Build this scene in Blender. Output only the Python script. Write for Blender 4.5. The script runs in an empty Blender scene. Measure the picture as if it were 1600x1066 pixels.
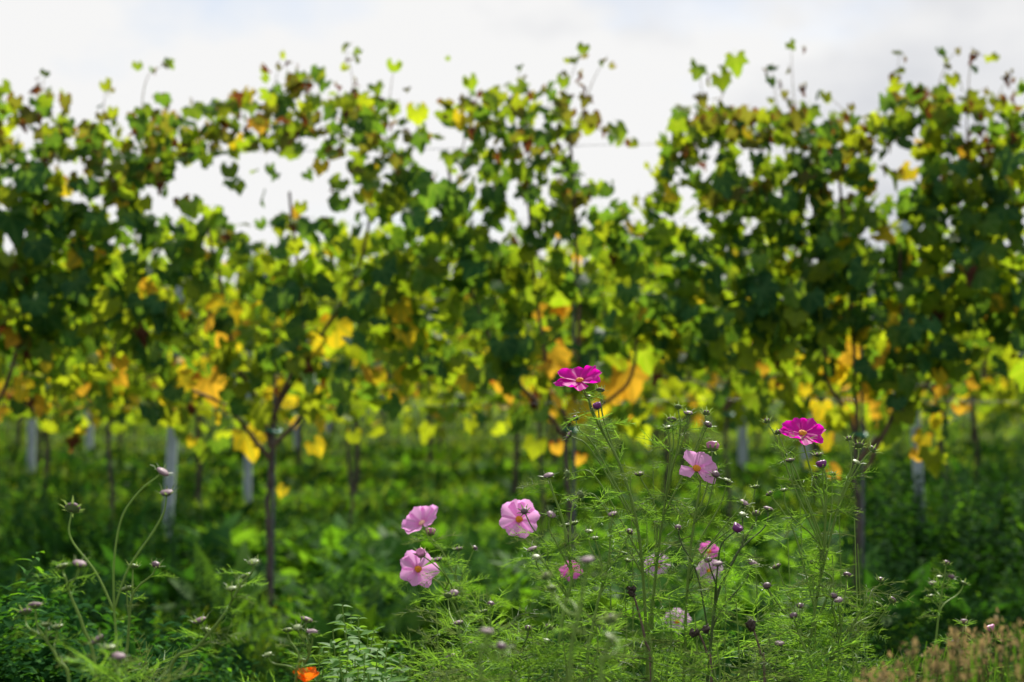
import bpy, math, random
import numpy as np
from mathutils import Vector, Matrix

rng = np.random.default_rng(7)
random.seed(7)
scene = bpy.context.scene
C = scene.collection

# ------------------------------------------------------------------ camera, sky, sun
F = 50.0 / 36.0 * 1600.0          # focal length in photo pixels
CAM_H = 0.90
HOR = 615.0
PITCH = math.atan((HOR - 533.0) / F)
cam = bpy.data.cameras.new('camera')
cam.lens = 50.0
cam.sensor_width = 36.0
cam.clip_end = 600.0
cam.clip_start = 0.05
cam.dof.use_dof = True
cam.dof.focus_distance = 2.32
cam.dof.aperture_fstop = 3.2
cam_o = bpy.data.objects.new('camera', cam)
cam_o.location = (0, 0, CAM_H)
cam_o.rotation_euler = (math.pi / 2 + PITCH, 0, 0)
C.objects.link(cam_o)
scene.camera = cam_o

SUN_EL, SUN_AZ = math.radians(45), math.radians(14)     # azimuth to the right of the view direction (+Y)
sun = bpy.data.lights.new('sun', 'SUN')
sun.energy = 5.0
sun.angle = math.radians(0.6)
sun.color = (1.0, 0.95, 0.86)
sun_o = bpy.data.objects.new('sun', sun)
to_sun = Vector((math.sin(SUN_AZ) * math.cos(SUN_EL), math.cos(SUN_AZ) * math.cos(SUN_EL), math.sin(SUN_EL)))
sun_o.rotation_euler = to_sun.to_track_quat('Z', 'Y').to_euler()
sun_o.location = (3, 9, 9)
C.objects.link(sun_o)

world = bpy.data.worlds.new('World')
scene.world = world
world.use_nodes = True
wn, wl = world.node_tree.nodes, world.node_tree.links
wn.clear()
wo = wn.new('ShaderNodeOutputWorld')
bg = wn.new('ShaderNodeBackground')
bg.inputs['Strength'].default_value = 0.078
sky = wn.new('ShaderNodeTexSky')
sky.sky_type = 'NISHITA'
sky.sun_disc = False
sky.sun_elevation = SUN_EL
sky.sun_rotation = SUN_AZ
tc = wn.new('ShaderNodeTexCoord')
mp = wn.new('ShaderNodeMapping')
mp.inputs['Location'].default_value = (3.85, 7.58, -1.89)
mp.inputs['Scale'].default_value = (1.0, 1.0, 1.7)
wl.new(tc.outputs['Generated'], mp.inputs['Vector'])
nz = wn.new('ShaderNodeTexNoise')
nz.inputs['Scale'].default_value = 3.4
nz.inputs['Detail'].default_value = 7.0
nz.inputs['Roughness'].default_value = 0.5
wl.new(mp.outputs['Vector'], nz.inputs['Vector'])
rp = wn.new('ShaderNodeValToRGB')
rp.color_ramp.elements[0].position = 0.28
rp.color_ramp.elements[0].color = (0.0, 0.0, 0.0, 1)
rp.color_ramp.elements[1].position = 0.46
rp.color_ramp.elements[1].color = (1, 1, 1, 1)
wl.new(nz.outputs['Fac'], rp.inputs['Fac'])
nz2 = wn.new('ShaderNodeTexNoise')
nz2.inputs['Scale'].default_value = 3.0
nz2.inputs['Detail'].default_value = 5.0
wl.new(mp.outputs['Vector'], nz2.inputs['Vector'])
rp2 = wn.new('ShaderNodeValToRGB')
rp2.color_ramp.elements[0].position = 0.31
rp2.color_ramp.elements[0].color = (5.5, 5.65, 6.05, 1)
rp2.color_ramp.elements[1].position = 0.45
rp2.color_ramp.elements[1].color = (7.85, 7.83, 7.8, 1)
wl.new(nz2.outputs['Fac'], rp2.inputs['Fac'])
mx = wn.new('ShaderNodeMix')
mx.data_type = 'RGBA'
wl.new(rp.outputs['Color'], mx.inputs[0])
wl.new(sky.outputs['Color'], mx.inputs[6])
wl.new(rp2.outputs['Color'], mx.inputs[7])
wl.new(mx.outputs[2], bg.inputs['Color'])
wl.new(bg.outputs[0], wo.inputs['Surface'])

scene.view_settings.view_transform = 'Standard'
scene.view_settings.look = 'None'
scene.view_settings.exposure = 0.60
scene.view_settings.gamma = 1.0
scene.view_settings.use_curve_mapping = False
scene.render.engine = 'CYCLES'
scene.cycles.use_denoising = True
scene.cycles.max_bounces = 8
scene.cycles.diffuse_bounces = 4
scene.cycles.transmission_bounces = 6
scene.cycles.sample_clamp_indirect = 6.0

# ------------------------------------------------------------------ helpers
def P(px, py, Y):
    """world point at distance Y in front of the camera that the photo shows at pixel px, py"""
    dx, dy = (px - 800.0) / F, (533.0 - py) / F
    c, s = math.cos(PITCH), math.sin(PITCH)
    y, z = c - dy * s, s + dy * c
    k = Y / y
    return np.array([dx * k, Y, CAM_H + z * k])

def nrm(v):
    v = np.asarray(v, float)
    return v / (np.linalg.norm(v, axis=-1, keepdims=True) + 1e-12)

class MB:
    """collects vertices, faces, uvs and material numbers, then becomes ONE mesh"""
    def __init__(self):
        self.V, self.F, self.U, self.M, self.n = [], [], [], [], 0
    def add(self, V, Fs, U=None, m=0):
        V = np.asarray(V, float)
        self.V.append(V)
        self.U.append(np.zeros((len(V), 2)) if U is None else np.asarray(U, float))
        Fs = np.asarray(Fs, int)
        if Fs.size:
            if Fs.shape[1] == 4:
                bad = Fs[:, 3] < 0
            self.F.append(Fs + self.n)
            self.M.append(np.full(len(Fs), m, int) if np.isscalar(m) else np.asarray(m, int))
        self.n += len(V)
    def mesh(self, name, mats, smooth=True):
        me = bpy.data.meshes.new(name)
        V = np.concatenate(self.V) if self.V else np.zeros((0, 3))
        U = np.concatenate(self.U) if self.U else np.zeros((0, 2))
        loops = np.concatenate([f.ravel() for f in self.F]).astype(np.int32)
        sizes = np.concatenate([np.full(len(f), f.shape[1]) for f in self.F]).astype(np.int32)
        me.vertices.add(len(V)); me.vertices.foreach_set('co', V.astype(np.float32).ravel())
        me.loops.add(len(loops)); me.loops.foreach_set('vertex_index', loops)
        me.polygons.add(len(sizes))
        me.polygons.foreach_set('loop_start', np.concatenate([[0], np.cumsum(sizes)[:-1]]).astype(np.int32))
        me.polygons.foreach_set('material_index', np.concatenate(self.M).astype(np.int32))
        if smooth:
            me.polygons.foreach_set('use_smooth', np.ones(len(sizes), bool))
        uv = me.uv_layers.new(name='uv')
        uv.data.foreach_set('uv', U[loops].astype(np.float32).ravel())
        for m in (mats if isinstance(mats, (list, tuple)) else [mats]):
            me.materials.append(m)
        me.update(calc_edges=True)
        return me

def link(name, me, parent=None, kind=None):
    o = bpy.data.objects.new(name, me)
    C.objects.link(o)
    if parent is not None:
        o.parent = parent
    if kind:
        o['kind'] = kind
    return o

def tag(o, label=None, cat=None, group=None, kind=None):
    if label: o['label'] = label
    if cat: o['category'] = cat
    if group: o['group'] = group
    if kind: o['kind'] = kind
    return o

def thing(name, loc, label, cat, group=None):
    o = bpy.data.objects.new(name, None)
    o.empty_display_size = 0.05
    o.location = loc
    C.objects.link(o)
    return tag(o, label, cat, group)

def smooth_path(pts, n):
    """Catmull-Rom through pts, n samples per span"""
    p = np.asarray(pts, float)
    if len(p) < 3:
        t = np.linspace(0, 1, n + 1)[:, None]
        return p[0] * (1 - t) + p[-1] * t
    q = np.vstack([2 * p[0] - p[1], p, 2 * p[-1] - p[-2]])
    out = []
    for i in range(1, len(q) - 2):
        t = np.linspace(0, 1, n, endpoint=False)[:, None]
        a, b, c, d = q[i - 1], q[i], q[i + 1], q[i + 2]
        out.append(0.5 * ((2 * b) + (-a + c) * t + (2 * a - 5 * b + 4 * c - d) * t ** 2 + (-a + 3 * b - 3 * c + d) * t ** 3))
    out.append(p[-1][None])
    return np.vstack(out)

def tube(mb, pts, rad, ns=6, m=0, origin=(0, 0, 0)):
    p = np.asarray(pts, float) - np.asarray(origin, float)
    n = len(p)
    r = np.broadcast_to(np.asarray(rad, float), (n,)) if np.ndim(rad) == 0 else np.interp(np.linspace(0, 1, n), np.linspace(0, 1, len(rad)), rad)
    T = nrm(np.gradient(p, axis=0))
    a = np.array([1.0, 0, 0]) if abs(T[0][0]) < 0.8 else np.array([0, 1.0, 0])
    A = np.zeros((n, 3)); B = np.zeros((n, 3))
    for i in range(n):
        a = a - T[i] * np.dot(a, T[i]); a = a / (np.linalg.norm(a) + 1e-9)
        A[i] = a; B[i] = np.cross(T[i], a)
    th = np.linspace(0, 2 * math.pi, ns, endpoint=False)
    ring = (A[:, None] * np.cos(th)[None, :, None] + B[:, None] * np.sin(th)[None, :, None]) * r[:, None, None] + p[:, None]
    V = ring.reshape(-1, 3)
    fs = []
    for i in range(n - 1):
        for j in range(ns):
            k = (j + 1) % ns
            fs.append((i * ns + j, i * ns + k, (i + 1) * ns + k, (i + 1) * ns + j))
    U = np.zeros((len(V), 2)); U[:, 1] = np.repeat(np.linspace(0, 1, n), ns); U[:, 0] = np.tile(th / 6.2832, n)
    mb.add(V, fs, U, m)
    caps = np.vstack([V[:ns], p[:1], V[-ns:], p[-1:]])
    cf = [(ns, (j + 1) % ns, j) for j in range(ns)] + [(2 * ns + 1, ns + 1 + j, ns + 1 + (j + 1) % ns) for j in range(ns)]
    mb.add(caps, cf, None, m)

def scatter(mb, tpl, R, t, s, m=0):
    """many copies of one template (V,F,U) into mb; R (k,3,3), t (k,3), s (k,), m scalar or (k,)"""
    V, Fs, U = tpl
    k = len(t)
    if k == 0:
        return
    W = np.einsum('kij,vj->kvi', R, V) * np.asarray(s, float).reshape(k, 1, 1) + t[:, None]
    Fa = (Fs[None] + (np.arange(k) * len(V))[:, None, None]).reshape(-1, Fs.shape[1])
    mi = m if np.isscalar(m) else np.repeat(np.asarray(m, int), len(Fs))
    mb.add(W.reshape(-1, 3), Fa, np.tile(U, (k, 1)), mi)

def frames(tip, normal):
    """rotation matrices whose columns are x, tip (y), normal (z)"""
    z = nrm(normal)
    y = tip - z * np.sum(tip * z, axis=1, keepdims=True)
    y = nrm(y)
    x = np.cross(y, z)
    return np.stack([x, y, z], axis=2)

def noise1(x, seed=0):
    x = np.asarray(x, float)
    return (np.sin(x * 1.7 + seed) + np.sin(x * 3.1 + seed * 2.3 + 1) * 0.6 + np.sin(x * 7.3 + seed * 0.7 + 2) * 0.35) / 1.95

def noise2(x, y, s=0):
    return (np.sin(x * 1.3 + y * 0.7 + s) + np.sin(-x * 0.8 + y * 1.9 + 1.7 * s) + np.sin(x * 2.7 + y * 2.1 + 0.4 * s) * 0.7 + np.sin(x * 4.3 - y * 3.7 + s) * 0.5) / 3.2

# ------------------------------------------------------------------ materials
def nodes_of(name):
    m = bpy.data.materials.new(name)
    m.use_nodes = True
    m.node_tree.nodes.clear()
    return m, m.node_tree.nodes, m.node_tree.links

def math_node(n, l, op, a, b=None):
    x = n.new('ShaderNodeMath'); x.operation = op
    for i, v in enumerate((a, b)):
        if v is None: continue
        if isinstance(v, (int, float)): x.inputs[i].default_value = v
        else: l.new(v, x.inputs[i])
    return x.outputs[0]

def mix_col(n, l, fac, a, b):
    x = n.new('ShaderNodeMix'); x.data_type = 'RGBA'
    for i, v in ((0, fac), (6, a), (7, b)):
        if isinstance(v, (int, float)): x.inputs[i].default_value = v
        elif isinstance(v, tuple): x.inputs[i].default_value = (*v, 1)
        else: l.new(v, x.inputs[i])
    return x.outputs[2]

def leaf_material(name, base, trans, vein=None, edge=None, rough=0.66, tf=0.5, spec=0.10, var=0.55, vscale=9.0, edge_at=0.62):
    m, n, l = nodes_of(name)
    out = n.new('ShaderNodeOutputMaterial')
    geo = n.new('ShaderNodeNewGeometry')
    oi = n.new('ShaderNodeObjectInfo')
    nz = n.new('ShaderNodeTexNoise'); nz.inputs['Scale'].default_value = vscale; nz.inputs['Detail'].default_value = 3
    l.new(geo.outputs['Position'], nz.inputs['Vector'])
    v = math_node(n, l, 'ADD', nz.outputs['Fac'], oi.outputs['Random'])          # 0.2 .. 1.8
    v = math_node(n, l, 'MULTIPLY_ADD', v, var) if False else math_node(n, l, 'MULTIPLY', math_node(n, l, 'SUBTRACT', v, 1.0), var)
    v = math_node(n, l, 'ADD', v, 1.0)
    def scaled(c):
        x = n.new('ShaderNodeVectorMath'); x.operation = 'SCALE'
        if isinstance(c, tuple): x.inputs[0].default_value = c
        else: l.new(c, x.inputs[0])
        l.new(v, x.inputs['Scale'])
        return x.outputs[0]
    cb, ct = base, trans
    if vein or edge:
        uv = n.new('ShaderNodeUVMap'); uv.uv_map = 'uv'
        sp = n.new('ShaderNodeSeparateXYZ'); l.new(uv.outputs[0], sp.inputs[0])
        u, w = sp.outputs[0], sp.outputs[1]
    if edge:
        nz3 = n.new('ShaderNodeTexNoise'); nz3.inputs['Scale'].default_value = 22; nz3.inputs['Detail'].default_value = 2
        l.new(geo.outputs['Position'], nz3.inputs['Vector'])
        d = math_node(n, l, 'POWER', math_node(n, l, 'ADD', math_node(n, l, 'MULTIPLY', u, u), math_node(n, l, 'MULTIPLY', math_node(n, l, 'SUBTRACT', w, 0.38), math_node(n, l, 'SUBTRACT', w, 0.38))), 0.5)
        d = math_node(n, l, 'ADD', d, math_node(n, l, 'MULTIPLY', math_node(n, l, 'SUBTRACT', nz3.outputs['Fac'], 0.5), 1.1))
        mr = n.new('ShaderNodeMapRange'); mr.inputs['From Min'].default_value = edge_at - 0.12; mr.inputs['From Max'].default_value = edge_at + 0.1
        l.new(d, mr.inputs['Value'])
        cb = mix_col(n, l, mr.outputs[0], cb, edge[0]); ct = mix_col(n, l, mr.outputs[0], ct, edge[1])
    if vein:
        best = None
        for a in (0.0, 0.85, -0.85, 1.75, -1.75):
            sx, cy = math.sin(a), math.cos(a)
            cr = math_node(n, l, 'ABSOLUTE', math_node(n, l, 'SUBTRACT', math_node(n, l, 'MULTIPLY', u, cy), math_node(n, l, 'MULTIPLY', w, sx)))
            dt = math_node(n, l, 'ADD', math_node(n, l, 'MULTIPLY', u, sx), math_node(n, l, 'MULTIPLY', w, cy))
            neg = math_node(n, l, 'LESS_THAN', dt, 0.0)
            cr = math_node(n, l, 'ADD', cr, neg)
            best = cr if best is None else math_node(n, l, 'MINIMUM', best, cr)
        mr = n.new('ShaderNodeMapRange'); mr.inputs['From Min'].default_value = 0.012; mr.inputs['From Max'].default_value = 0.10
        mr.inputs['To Min'].default_value = 0.75; mr.inputs['To Max'].default_value = 0.0
        l.new(best, mr.inputs['Value'])
        cb = mix_col(n, l, mr.outputs[0], cb, vein[0]); ct = mix_col(n, l, mr.outputs[0], ct, vein[1])
    pb = n.new('ShaderNodeBsdfPrincipled')
    pb.inputs['Roughness'].default_value = rough
    pb.inputs['Specular IOR Level'].default_value = spec
    l.new(scaled(cb), pb.inputs['Base Color'])
    tr = n.new('ShaderNodeBsdfTranslucent')
    l.new(scaled(ct), tr.inputs['Color'])
    ms = n.new('ShaderNodeMixShader'); ms.inputs[0].default_value = tf
    l.new(pb.outputs[0], ms.inputs[1]); l.new(tr.outputs[0], ms.inputs[2])
    l.new(ms.outputs[0], out.inputs['Surface'])
    return m

def solid_material(name, a, b, scale=30, rough=0.7, metal=0.0, bump=0.0, stretch=(1, 1, 1), spec=0.4):
    m, n, l = nodes_of(name)
    out = n.new('ShaderNodeOutputMaterial')
    tc = n.new('ShaderNodeTexCoord'); mp = n.new('ShaderNodeMapping'); mp.inputs['Scale'].default_value = stretch
    l.new(tc.outputs['Object'], mp.inputs[0])
    nz = n.new('ShaderNodeTexNoise'); nz.inputs['Scale'].default_value = scale; nz.inputs['Detail'].default_value = 5
    l.new(mp.outputs[0], nz.inputs['Vector'])
    mr = n.new('ShaderNodeMapRange'); mr.inputs['From Min'].default_value = 0.35; mr.inputs['From Max'].default_value = 0.65
    l.new(nz.outputs['Fac'], mr.inputs['Value'])
    pb = n.new('ShaderNodeBsdfPrincipled')
    l.new(mix_col(n, l, mr.outputs[0], a, b), pb.inputs['Base Color'])
    pb.inputs['Roughness'].default_value = rough; pb.inputs['Metallic'].default_value = metal
    pb.inputs['Specular IOR Level'].default_value = spec
    if bump:
        bp = n.new('ShaderNodeBump'); bp.inputs['Strength'].default_value = bump; bp.inputs['Distance'].default_value = 0.01
        l.new(nz.outputs['Fac'], bp.inputs['Height']); l.new(bp.outputs[0], pb.inputs['Normal'])
    l.new(pb.outputs[0], out.inputs['Surface'])
    return m

BR = ((0.10, 0.035, 0.015), (0.16, 0.05, 0.012))
VINE = [
    leaf_material('vine_leaf_deep_green', (0.016, 0.078, 0.030), (0.12, 0.24, 0.012), vein=((0.05, 0.13, 0.05), (0.22, 0.36, 0.02)), rough=0.58),
    leaf_material('vine_leaf_green', (0.030, 0.095, 0.022), (0.30, 0.45, 0.010), vein=((0.08, 0.16, 0.05), (0.40, 0.50, 0.02)), edge=((0.14, 0.15, 0.02), (0.42, 0.46, 0.01)), rough=0.6, edge_at=0.85),
    leaf_material('vine_leaf_yellow_green', (0.12, 0.17, 0.016), (0.50, 0.60, 0.012), vein=((0.10, 0.17, 0.03), (0.40, 0.46, 0.02)), edge=((0.32, 0.22, 0.02), (0.6, 0.44, 0.01)), edge_at=0.9),
    leaf_material('vine_leaf_yellow', (0.60, 0.42, 0.025), (0.85, 0.62, 0.015), vein=((0.28, 0.28, 0.04), (0.45, 0.45, 0.02)), edge=((0.55, 0.24, 0.02), (0.65, 0.28, 0.01)), edge_at=0.8, var=.3),
    leaf_material('vine_leaf_orange', (0.78, 0.44, 0.05), (0.88, 0.50, 0.03), vein=((0.45, 0.26, 0.04), (0.55, 0.33, 0.02)), edge=((0.40, 0.11, 0.02), (0.5, 0.13, 0.01)), edge_at=0.72, var=.28),
    leaf_material('vine_leaf_brown', (0.085, 0.035, 0.02), (0.16, 0.05, 0.012), edge=((0.12, 0.10, 0.02), (0.3, 0.26, 0.02)), edge_at=0.6, rough=0.6),
    leaf_material('vine_leaf_olive', (0.075, 0.085, 0.020), (0.27, 0.27, 0.018), vein=((0.11, 0.12, 0.03), (0.34, 0.33, 0.03)), edge=((0.12, 0.05, 0.02), (0.25, 0.09, 0.015)), edge_at=0.6),
]
BARK = solid_material('vine_bark', (0.028, 0.023, 0.020), (0.095, 0.078, 0.066), 40, 0.9, bump=0.6, stretch=(1, 1, 0.2))
CANE = solid_material('cane_bark', (0.060, 0.036, 0.024), (0.125, 0.078, 0.05), 60, 0.7, stretch=(1, 1, 0.3))
SHOOT = solid_material('green_shoot', (0.16, 0.17, 0.05), (0.26, 0.16, 0.08), 20, 0.6)
STEEL = solid_material('galvanised_steel', (0.30, 0.36, 0.45), (0.46, 0.53, 0.62), 14, 0.5, metal=0.35, stretch=(1, 1, 0.3))
ROD = solid_material('weathered_rod', (0.075, 0.08, 0.10), (0.15, 0.16, 0.19), 25, 0.5, metal=0.5, stretch=(1, 1, 0.2))
WIRE = solid_material('steel_wire', (0.10, 0.10, 0.11), (0.16, 0.16, 0.17), 60, 0.5, metal=0.6)
TIE = solid_material('green_tie', (0.01, 0.16, 0.10), (0.015, 0.22, 0.14), 60, 0.5)
SOIL = solid_material('grassy_soil', (0.018, 0.045, 0.008), (0.045, 0.065, 0.014), 5, 1.0, bump=0.5, spec=0.05)
GRASS = [
    leaf_material('grass_green', (0.055, 0.135, 0.020), (0.16, 0.33, 0.012), rough=0.65, spec=0.12, tf=0.5, vscale=2.0, var=0.6),
    leaf_material('grass_yellow_green', (0.11, 0.17, 0.022), (0.30, 0.42, 0.012), rough=0.65, spec=0.12, tf=0.5, vscale=2.0, var=0.6),
    leaf_material('weed_green', (0.036, 0.115, 0.018), (0.14, 0.33, 0.010), rough=0.7, spec=0.05, tf=0.45, vscale=3.0, var=0.6),
    leaf_material('weed_deep_green_shaded', (0.012, 0.050, 0.012), (0.04, 0.13, 0.008), rough=0.8, spec=0.015, tf=0.4, vscale=3.0, var=0.6),  # deep green weed kinds, with shade also put into the colour
]
FEATHER_GREY = leaf_material('cosmos_leaf_older', (0.10, 0.15, 0.055), (0.18, 0.26, 0.05), rough=0.5, tf=0.4, vscale=5, var=0.5)
FEATHER = leaf_material('cosmos_leaf', (0.105, 0.225, 0.040), (0.26, 0.48, 0.035), rough=0.5, tf=0.45, vscale=5, var=0.6)
STEM = leaf_material('cosmos_stem', (0.18, 0.28, 0.065), (0.30, 0.45, 0.06), rough=0.42, tf=0.2, vscale=8, var=0.3)
STEM_DARK = leaf_material('cosmos_stem_dark', (0.085, 0.12, 0.05), (0.12, 0.18, 0.05), rough=0.4, tf=0.15, vscale=8, var=0.3)
BRACT = leaf_material('cosmos_bract', (0.15, 0.21, 0.09), (0.25, 0.36, 0.08), rough=0.4, tf=0.35, vscale=8, var=0.3)
BUD_PALE = solid_material('bud_pale_mauve', (0.25, 0.17, 0.21), (0.17, 0.12, 0.13), 220, 0.6, spec=.2)
BUD_DARK = solid_material('bud_dark_purple', (0.060, 0.030, 0.048), (0.15, 0.09, 0.11), 220, 0.5)
BUD_GREEN = solid_material('bud_green', (0.13, 0.20, 0.06), (0.20, 0.24, 0.10), 200, 0.5)
BUD_PURPLE = solid_material('bud_opening_purple', (0.22, 0.03, 0.24), (0.10, 0.015, 0.10), 260, 0.5)
BUD_PINK = solid_material('bud_opening_pink', (0.60, 0.22, 0.42), (0.42, 0.12, 0.28), 240, 0.5)
BUD_DEAD = solid_material('bud_dead', (0.025, 0.018, 0.014), (0.07, 0.05, 0.04), 240, 0.8)

def petal_material(name, tip, base, trans):
    m, n, l = nodes_of(name)
    out = n.new('ShaderNodeOutputMaterial')
    uv = n.new('ShaderNodeUVMap'); uv.uv_map = 'uv'
    sp = n.new('ShaderNodeSeparateXYZ'); l.new(uv.outputs[0], sp.inputs[0])
    mr = n.new('ShaderNodeMapRange'); mr.inputs['From Min'].default_value = 0.02; mr.inputs['From Max'].default_value = 0.38
    l.new(sp.outputs[1], mr.inputs['Value'])
    c = mix_col(n, l, mr.outputs[0], base, tip)
    wv = math_node(n, l, 'ABSOLUTE', math_node(n, l, 'SINE', math_node(n, l, 'MULTIPLY', sp.outputs[0], 34.0)))
    st = math_node(n, l, 'MULTIPLY_ADD', wv, 0.0)
    k = n.new('ShaderNodeMapRange'); k.inputs['To Min'].default_value = 0.95; k.inputs['To Max'].default_value = 1.02
    l.new(wv, k.inputs['Value'])
    sc = n.new('ShaderNodeVectorMath'); sc.operation = 'SCALE'
    l.new(c, sc.inputs[0]); l.new(k.outputs[0], sc.inputs['Scale'])
    pb = n.new('ShaderNodeBsdfPrincipled'); pb.inputs['Roughness'].default_value = 0.6; pb.inputs['Specular IOR Level'].default_value = 0.2
    l.new(sc.outputs[0], pb.inputs['Base Color'])
    tr = n.new('ShaderNodeBsdfTranslucent'); tr.inputs['Color'].default_value = (*trans, 1)
    ms = n.new('ShaderNodeMixShader'); ms.inputs[0].default_value = 0.5
    l.new(pb.outputs[0], ms.inputs[1]); l.new(tr.outputs[0], ms.inputs[2])
    l.new(ms.outputs[0], out.inputs['Surface'])
    return m
MAGENTA = petal_material('petal_magenta', (0.60, 0.004, 0.36), (0.48, 0.003, 0.25), (0.88, 0.003, 0.53))
PINK = petal_material('petal_pale_pink', (0.75, 0.34, 0.68), (0.68, 0.12, 0.45), (0.88, 0.42, 0.80))
ROSE = petal_material('petal_rose', (0.62, 0.12, 0.46), (0.5, 0.04, 0.3), (0.80, 0.18, 0.60))
LILAC = petal_material('petal_lilac', (0.50, 0.33, 0.50), (0.45, 0.22, 0.42), (0.62, 0.42, 0.62))
POPPY = petal_material('petal_orange', (0.85, 0.16, 0.008), (0.8, 0.25, 0.01), (0.95, 0.22, 0.01))
DISC = solid_material('flower_disc', (0.75, 0.34, 0.015), (0.62, 0.16, 0.008), 420, 0.7, bump=0.5)
DISC_PALE = solid_material('flower_disc_pale', (0.72, 0.45, 0.25), (0.62, 0.32, 0.3), 420, 0.7)
DRY = leaf_material('dry_grass', (0.14, 0.13, 0.05), (0.18, 0.18, 0.05), rough=0.7, tf=0.4, vscale=12, var=0.6, spec=0.2)
DRY_HEAD = leaf_material('dry_seed_head', (0.33, 0.235, 0.115), (0.36, 0.26, 0.10), rough=0.8, tf=0.4, vscale=14, var=0.6, spec=0.1)
DEADSTEM = solid_material('dead_stem', (0.07, 0.045, 0.035), (0.16, 0.11, 0.085), 80, 0.8, stretch=(1, 1, 0.2))
MINT = leaf_material('mint_leaf', (0.085, 0.20, 0.040), (0.22, 0.42, 0.03), rough=0.6, tf=0.4, vscale=10, var=0.35, spec=0.15)

# ------------------------------------------------------------------ templates
def vine_leaf_template(seed, lob=1.0):
    r = np.random.default_rng(seed)
    # outline in polar form round the petiole point, angle 0 = tip (+Y)
    ang = np.radians([-150, -135, -118, -104, -92, -78, -64, -52, -38, -24, -12, 0, 12, 24, 38, 52, 64, 78, 92, 104, 118, 135, 150])
    rad = np.array([.36, .50, .58, .66, .60, .60, .72, .80, .70, .76, .86, .98, .86, .76, .70, .80, .72, .60, .60, .66, .58, .50, .36])
    rad = (0.62 + (rad - 0.62) * lob) * (1 + r.normal(0, 0.06, len(rad)))
    ang = ang + r.normal(0, 0.03, len(ang))
    inner = np.radians([-130, -85, -40, 0, 40, 85, 130])
    ir = np.array([.24, .30, .36, .46, .36, .30, .24])
    V = [(0, 0.0, 0)]
    for a, q in zip(inner, ir): V.append((math.sin(a) * q, math.cos(a) * q, 0))
    for a, q in zip(ang, rad): V.append((math.sin(a) * q, math.cos(a) * q, 0))
    V = np.array(V)
    U = V[:, :2].copy()
    U[:, 0] *= 1.0
    tris = []
    ni, no = len(inner), len(ang)
    for i in range(ni - 1): tris.append((0, 2 + i, 1 + i))
    # stitch the inner ring to the outline by angle
    i = j = 0
    while i < ni - 1 or j < no - 1:
        adv_o = j < no - 1 and (i == ni - 1 or ang[j + 1] - 0.0 <= (inner[i] + inner[i + 1]) / 2)
        if adv_o:
            tris.append((1 + i, 1 + ni + j + 1, 1 + ni + j)); j += 1
        else:
            tris.append((1 + i, 1 + i + 1, 1 + ni + j)); i += 1
    V[:, 0] *= r.uniform(.78, 1.08)
    d = np.hypot(V[:, 0], V[:, 1])
    cup = r.uniform(-0.8, 0.5); fold = r.uniform(-0.1, 0.55); tipb = r.uniform(-0.4, 0.1)
    a = np.arctan2(V[:, 0], V[:, 1])
    V[:, 2] = cup * d ** 2 * 0.6 + fold * np.abs(V[:, 0]) * 0.7 + tipb * np.clip(V[:, 1], 0, 1) ** 2 + 0.07 * d * np.sin(a * 5 + r.uniform(0, 6)) + r.normal(0, 0.02, len(V))
    return V, np.array(tris), U
LEAF_T = [vine_leaf_template(s, lob) for s, lob in ((1, 0.9), (2, 0.5), (3, 1.3), (4, 0.8), (5, 0.35), (6, 1.0), (7, 1.5), (8, 0.6))]

def crumpled_template(seed):
    V, Fs, U = vine_leaf_template(seed, 1.1)
    r = np.random.default_rng(seed + 50)
    V = V.copy()
    V[:, 2] += 0.5 * np.abs(V[:, 0]) + 0.15 * np.sin(V[:, 1] * 7 + seed)
    V[:, 0] *= 0.6
    return V, Fs, U
CRUMPLE_T = [crumpled_template(s) for s in (11, 12)]

def simple_leaf(w=0.5, fold=0.15, bend=-0.25, seg=3):
    """lanceolate leaf of length 1 along +Y"""
    V, Fs = [], []
    ys = np.linspace(0, 1, seg + 2)
    for y in ys:
        hw = w * 0.5 * (math.sin(math.pi * min(1, y ** 0.8)) ** 0.8 if 0 < y < 1 else 0.0)
        z = bend * y * y
        V += [(-hw, y, z + fold * hw), (0, y, z), (hw, y, z + fold * hw)]
    for i in range(seg + 1):
        a = i * 3
        Fs += [(a, a + 1, a + 4, a + 3), (a + 1, a + 2, a + 5, a + 4)]
    V = np.array(V)
    return V, np.array(Fs), V[:, :2].copy()

def blade(bend, w=0.035, seg=4):
    V, Fs = [], []
    for i in range(seg + 1):
        t = i / seg
        hw = w * (1 - t ** 1.5) + 0.002
        V += [(-hw, bend * t * t, t - 0.28 * abs(bend) * t * t), (hw, bend * t * t, t - 0.28 * abs(bend) * t * t)]
    for i in range(seg):
        a = i * 2
        Fs.append((a, a + 1, a + 3, a + 2))
    V = np.array(V)
    return V, np.array(Fs), np.zeros((len(V), 2))
BLADES = [blade(b) for b in (0.1, 0.35, 0.6, 0.9)]

def combine(parts):
    mb = MB()
    for (V, Fs, U) in parts: mb.add(V, Fs, U)
    return np.concatenate(mb.V), np.concatenate(mb.F), np.concatenate(mb.U)

def xf(tpl, R, t, s=1.0):
    V, Fs, U = tpl
    return (V @ np.asarray(R).T) * s + np.asarray(t), Fs, U

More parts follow.
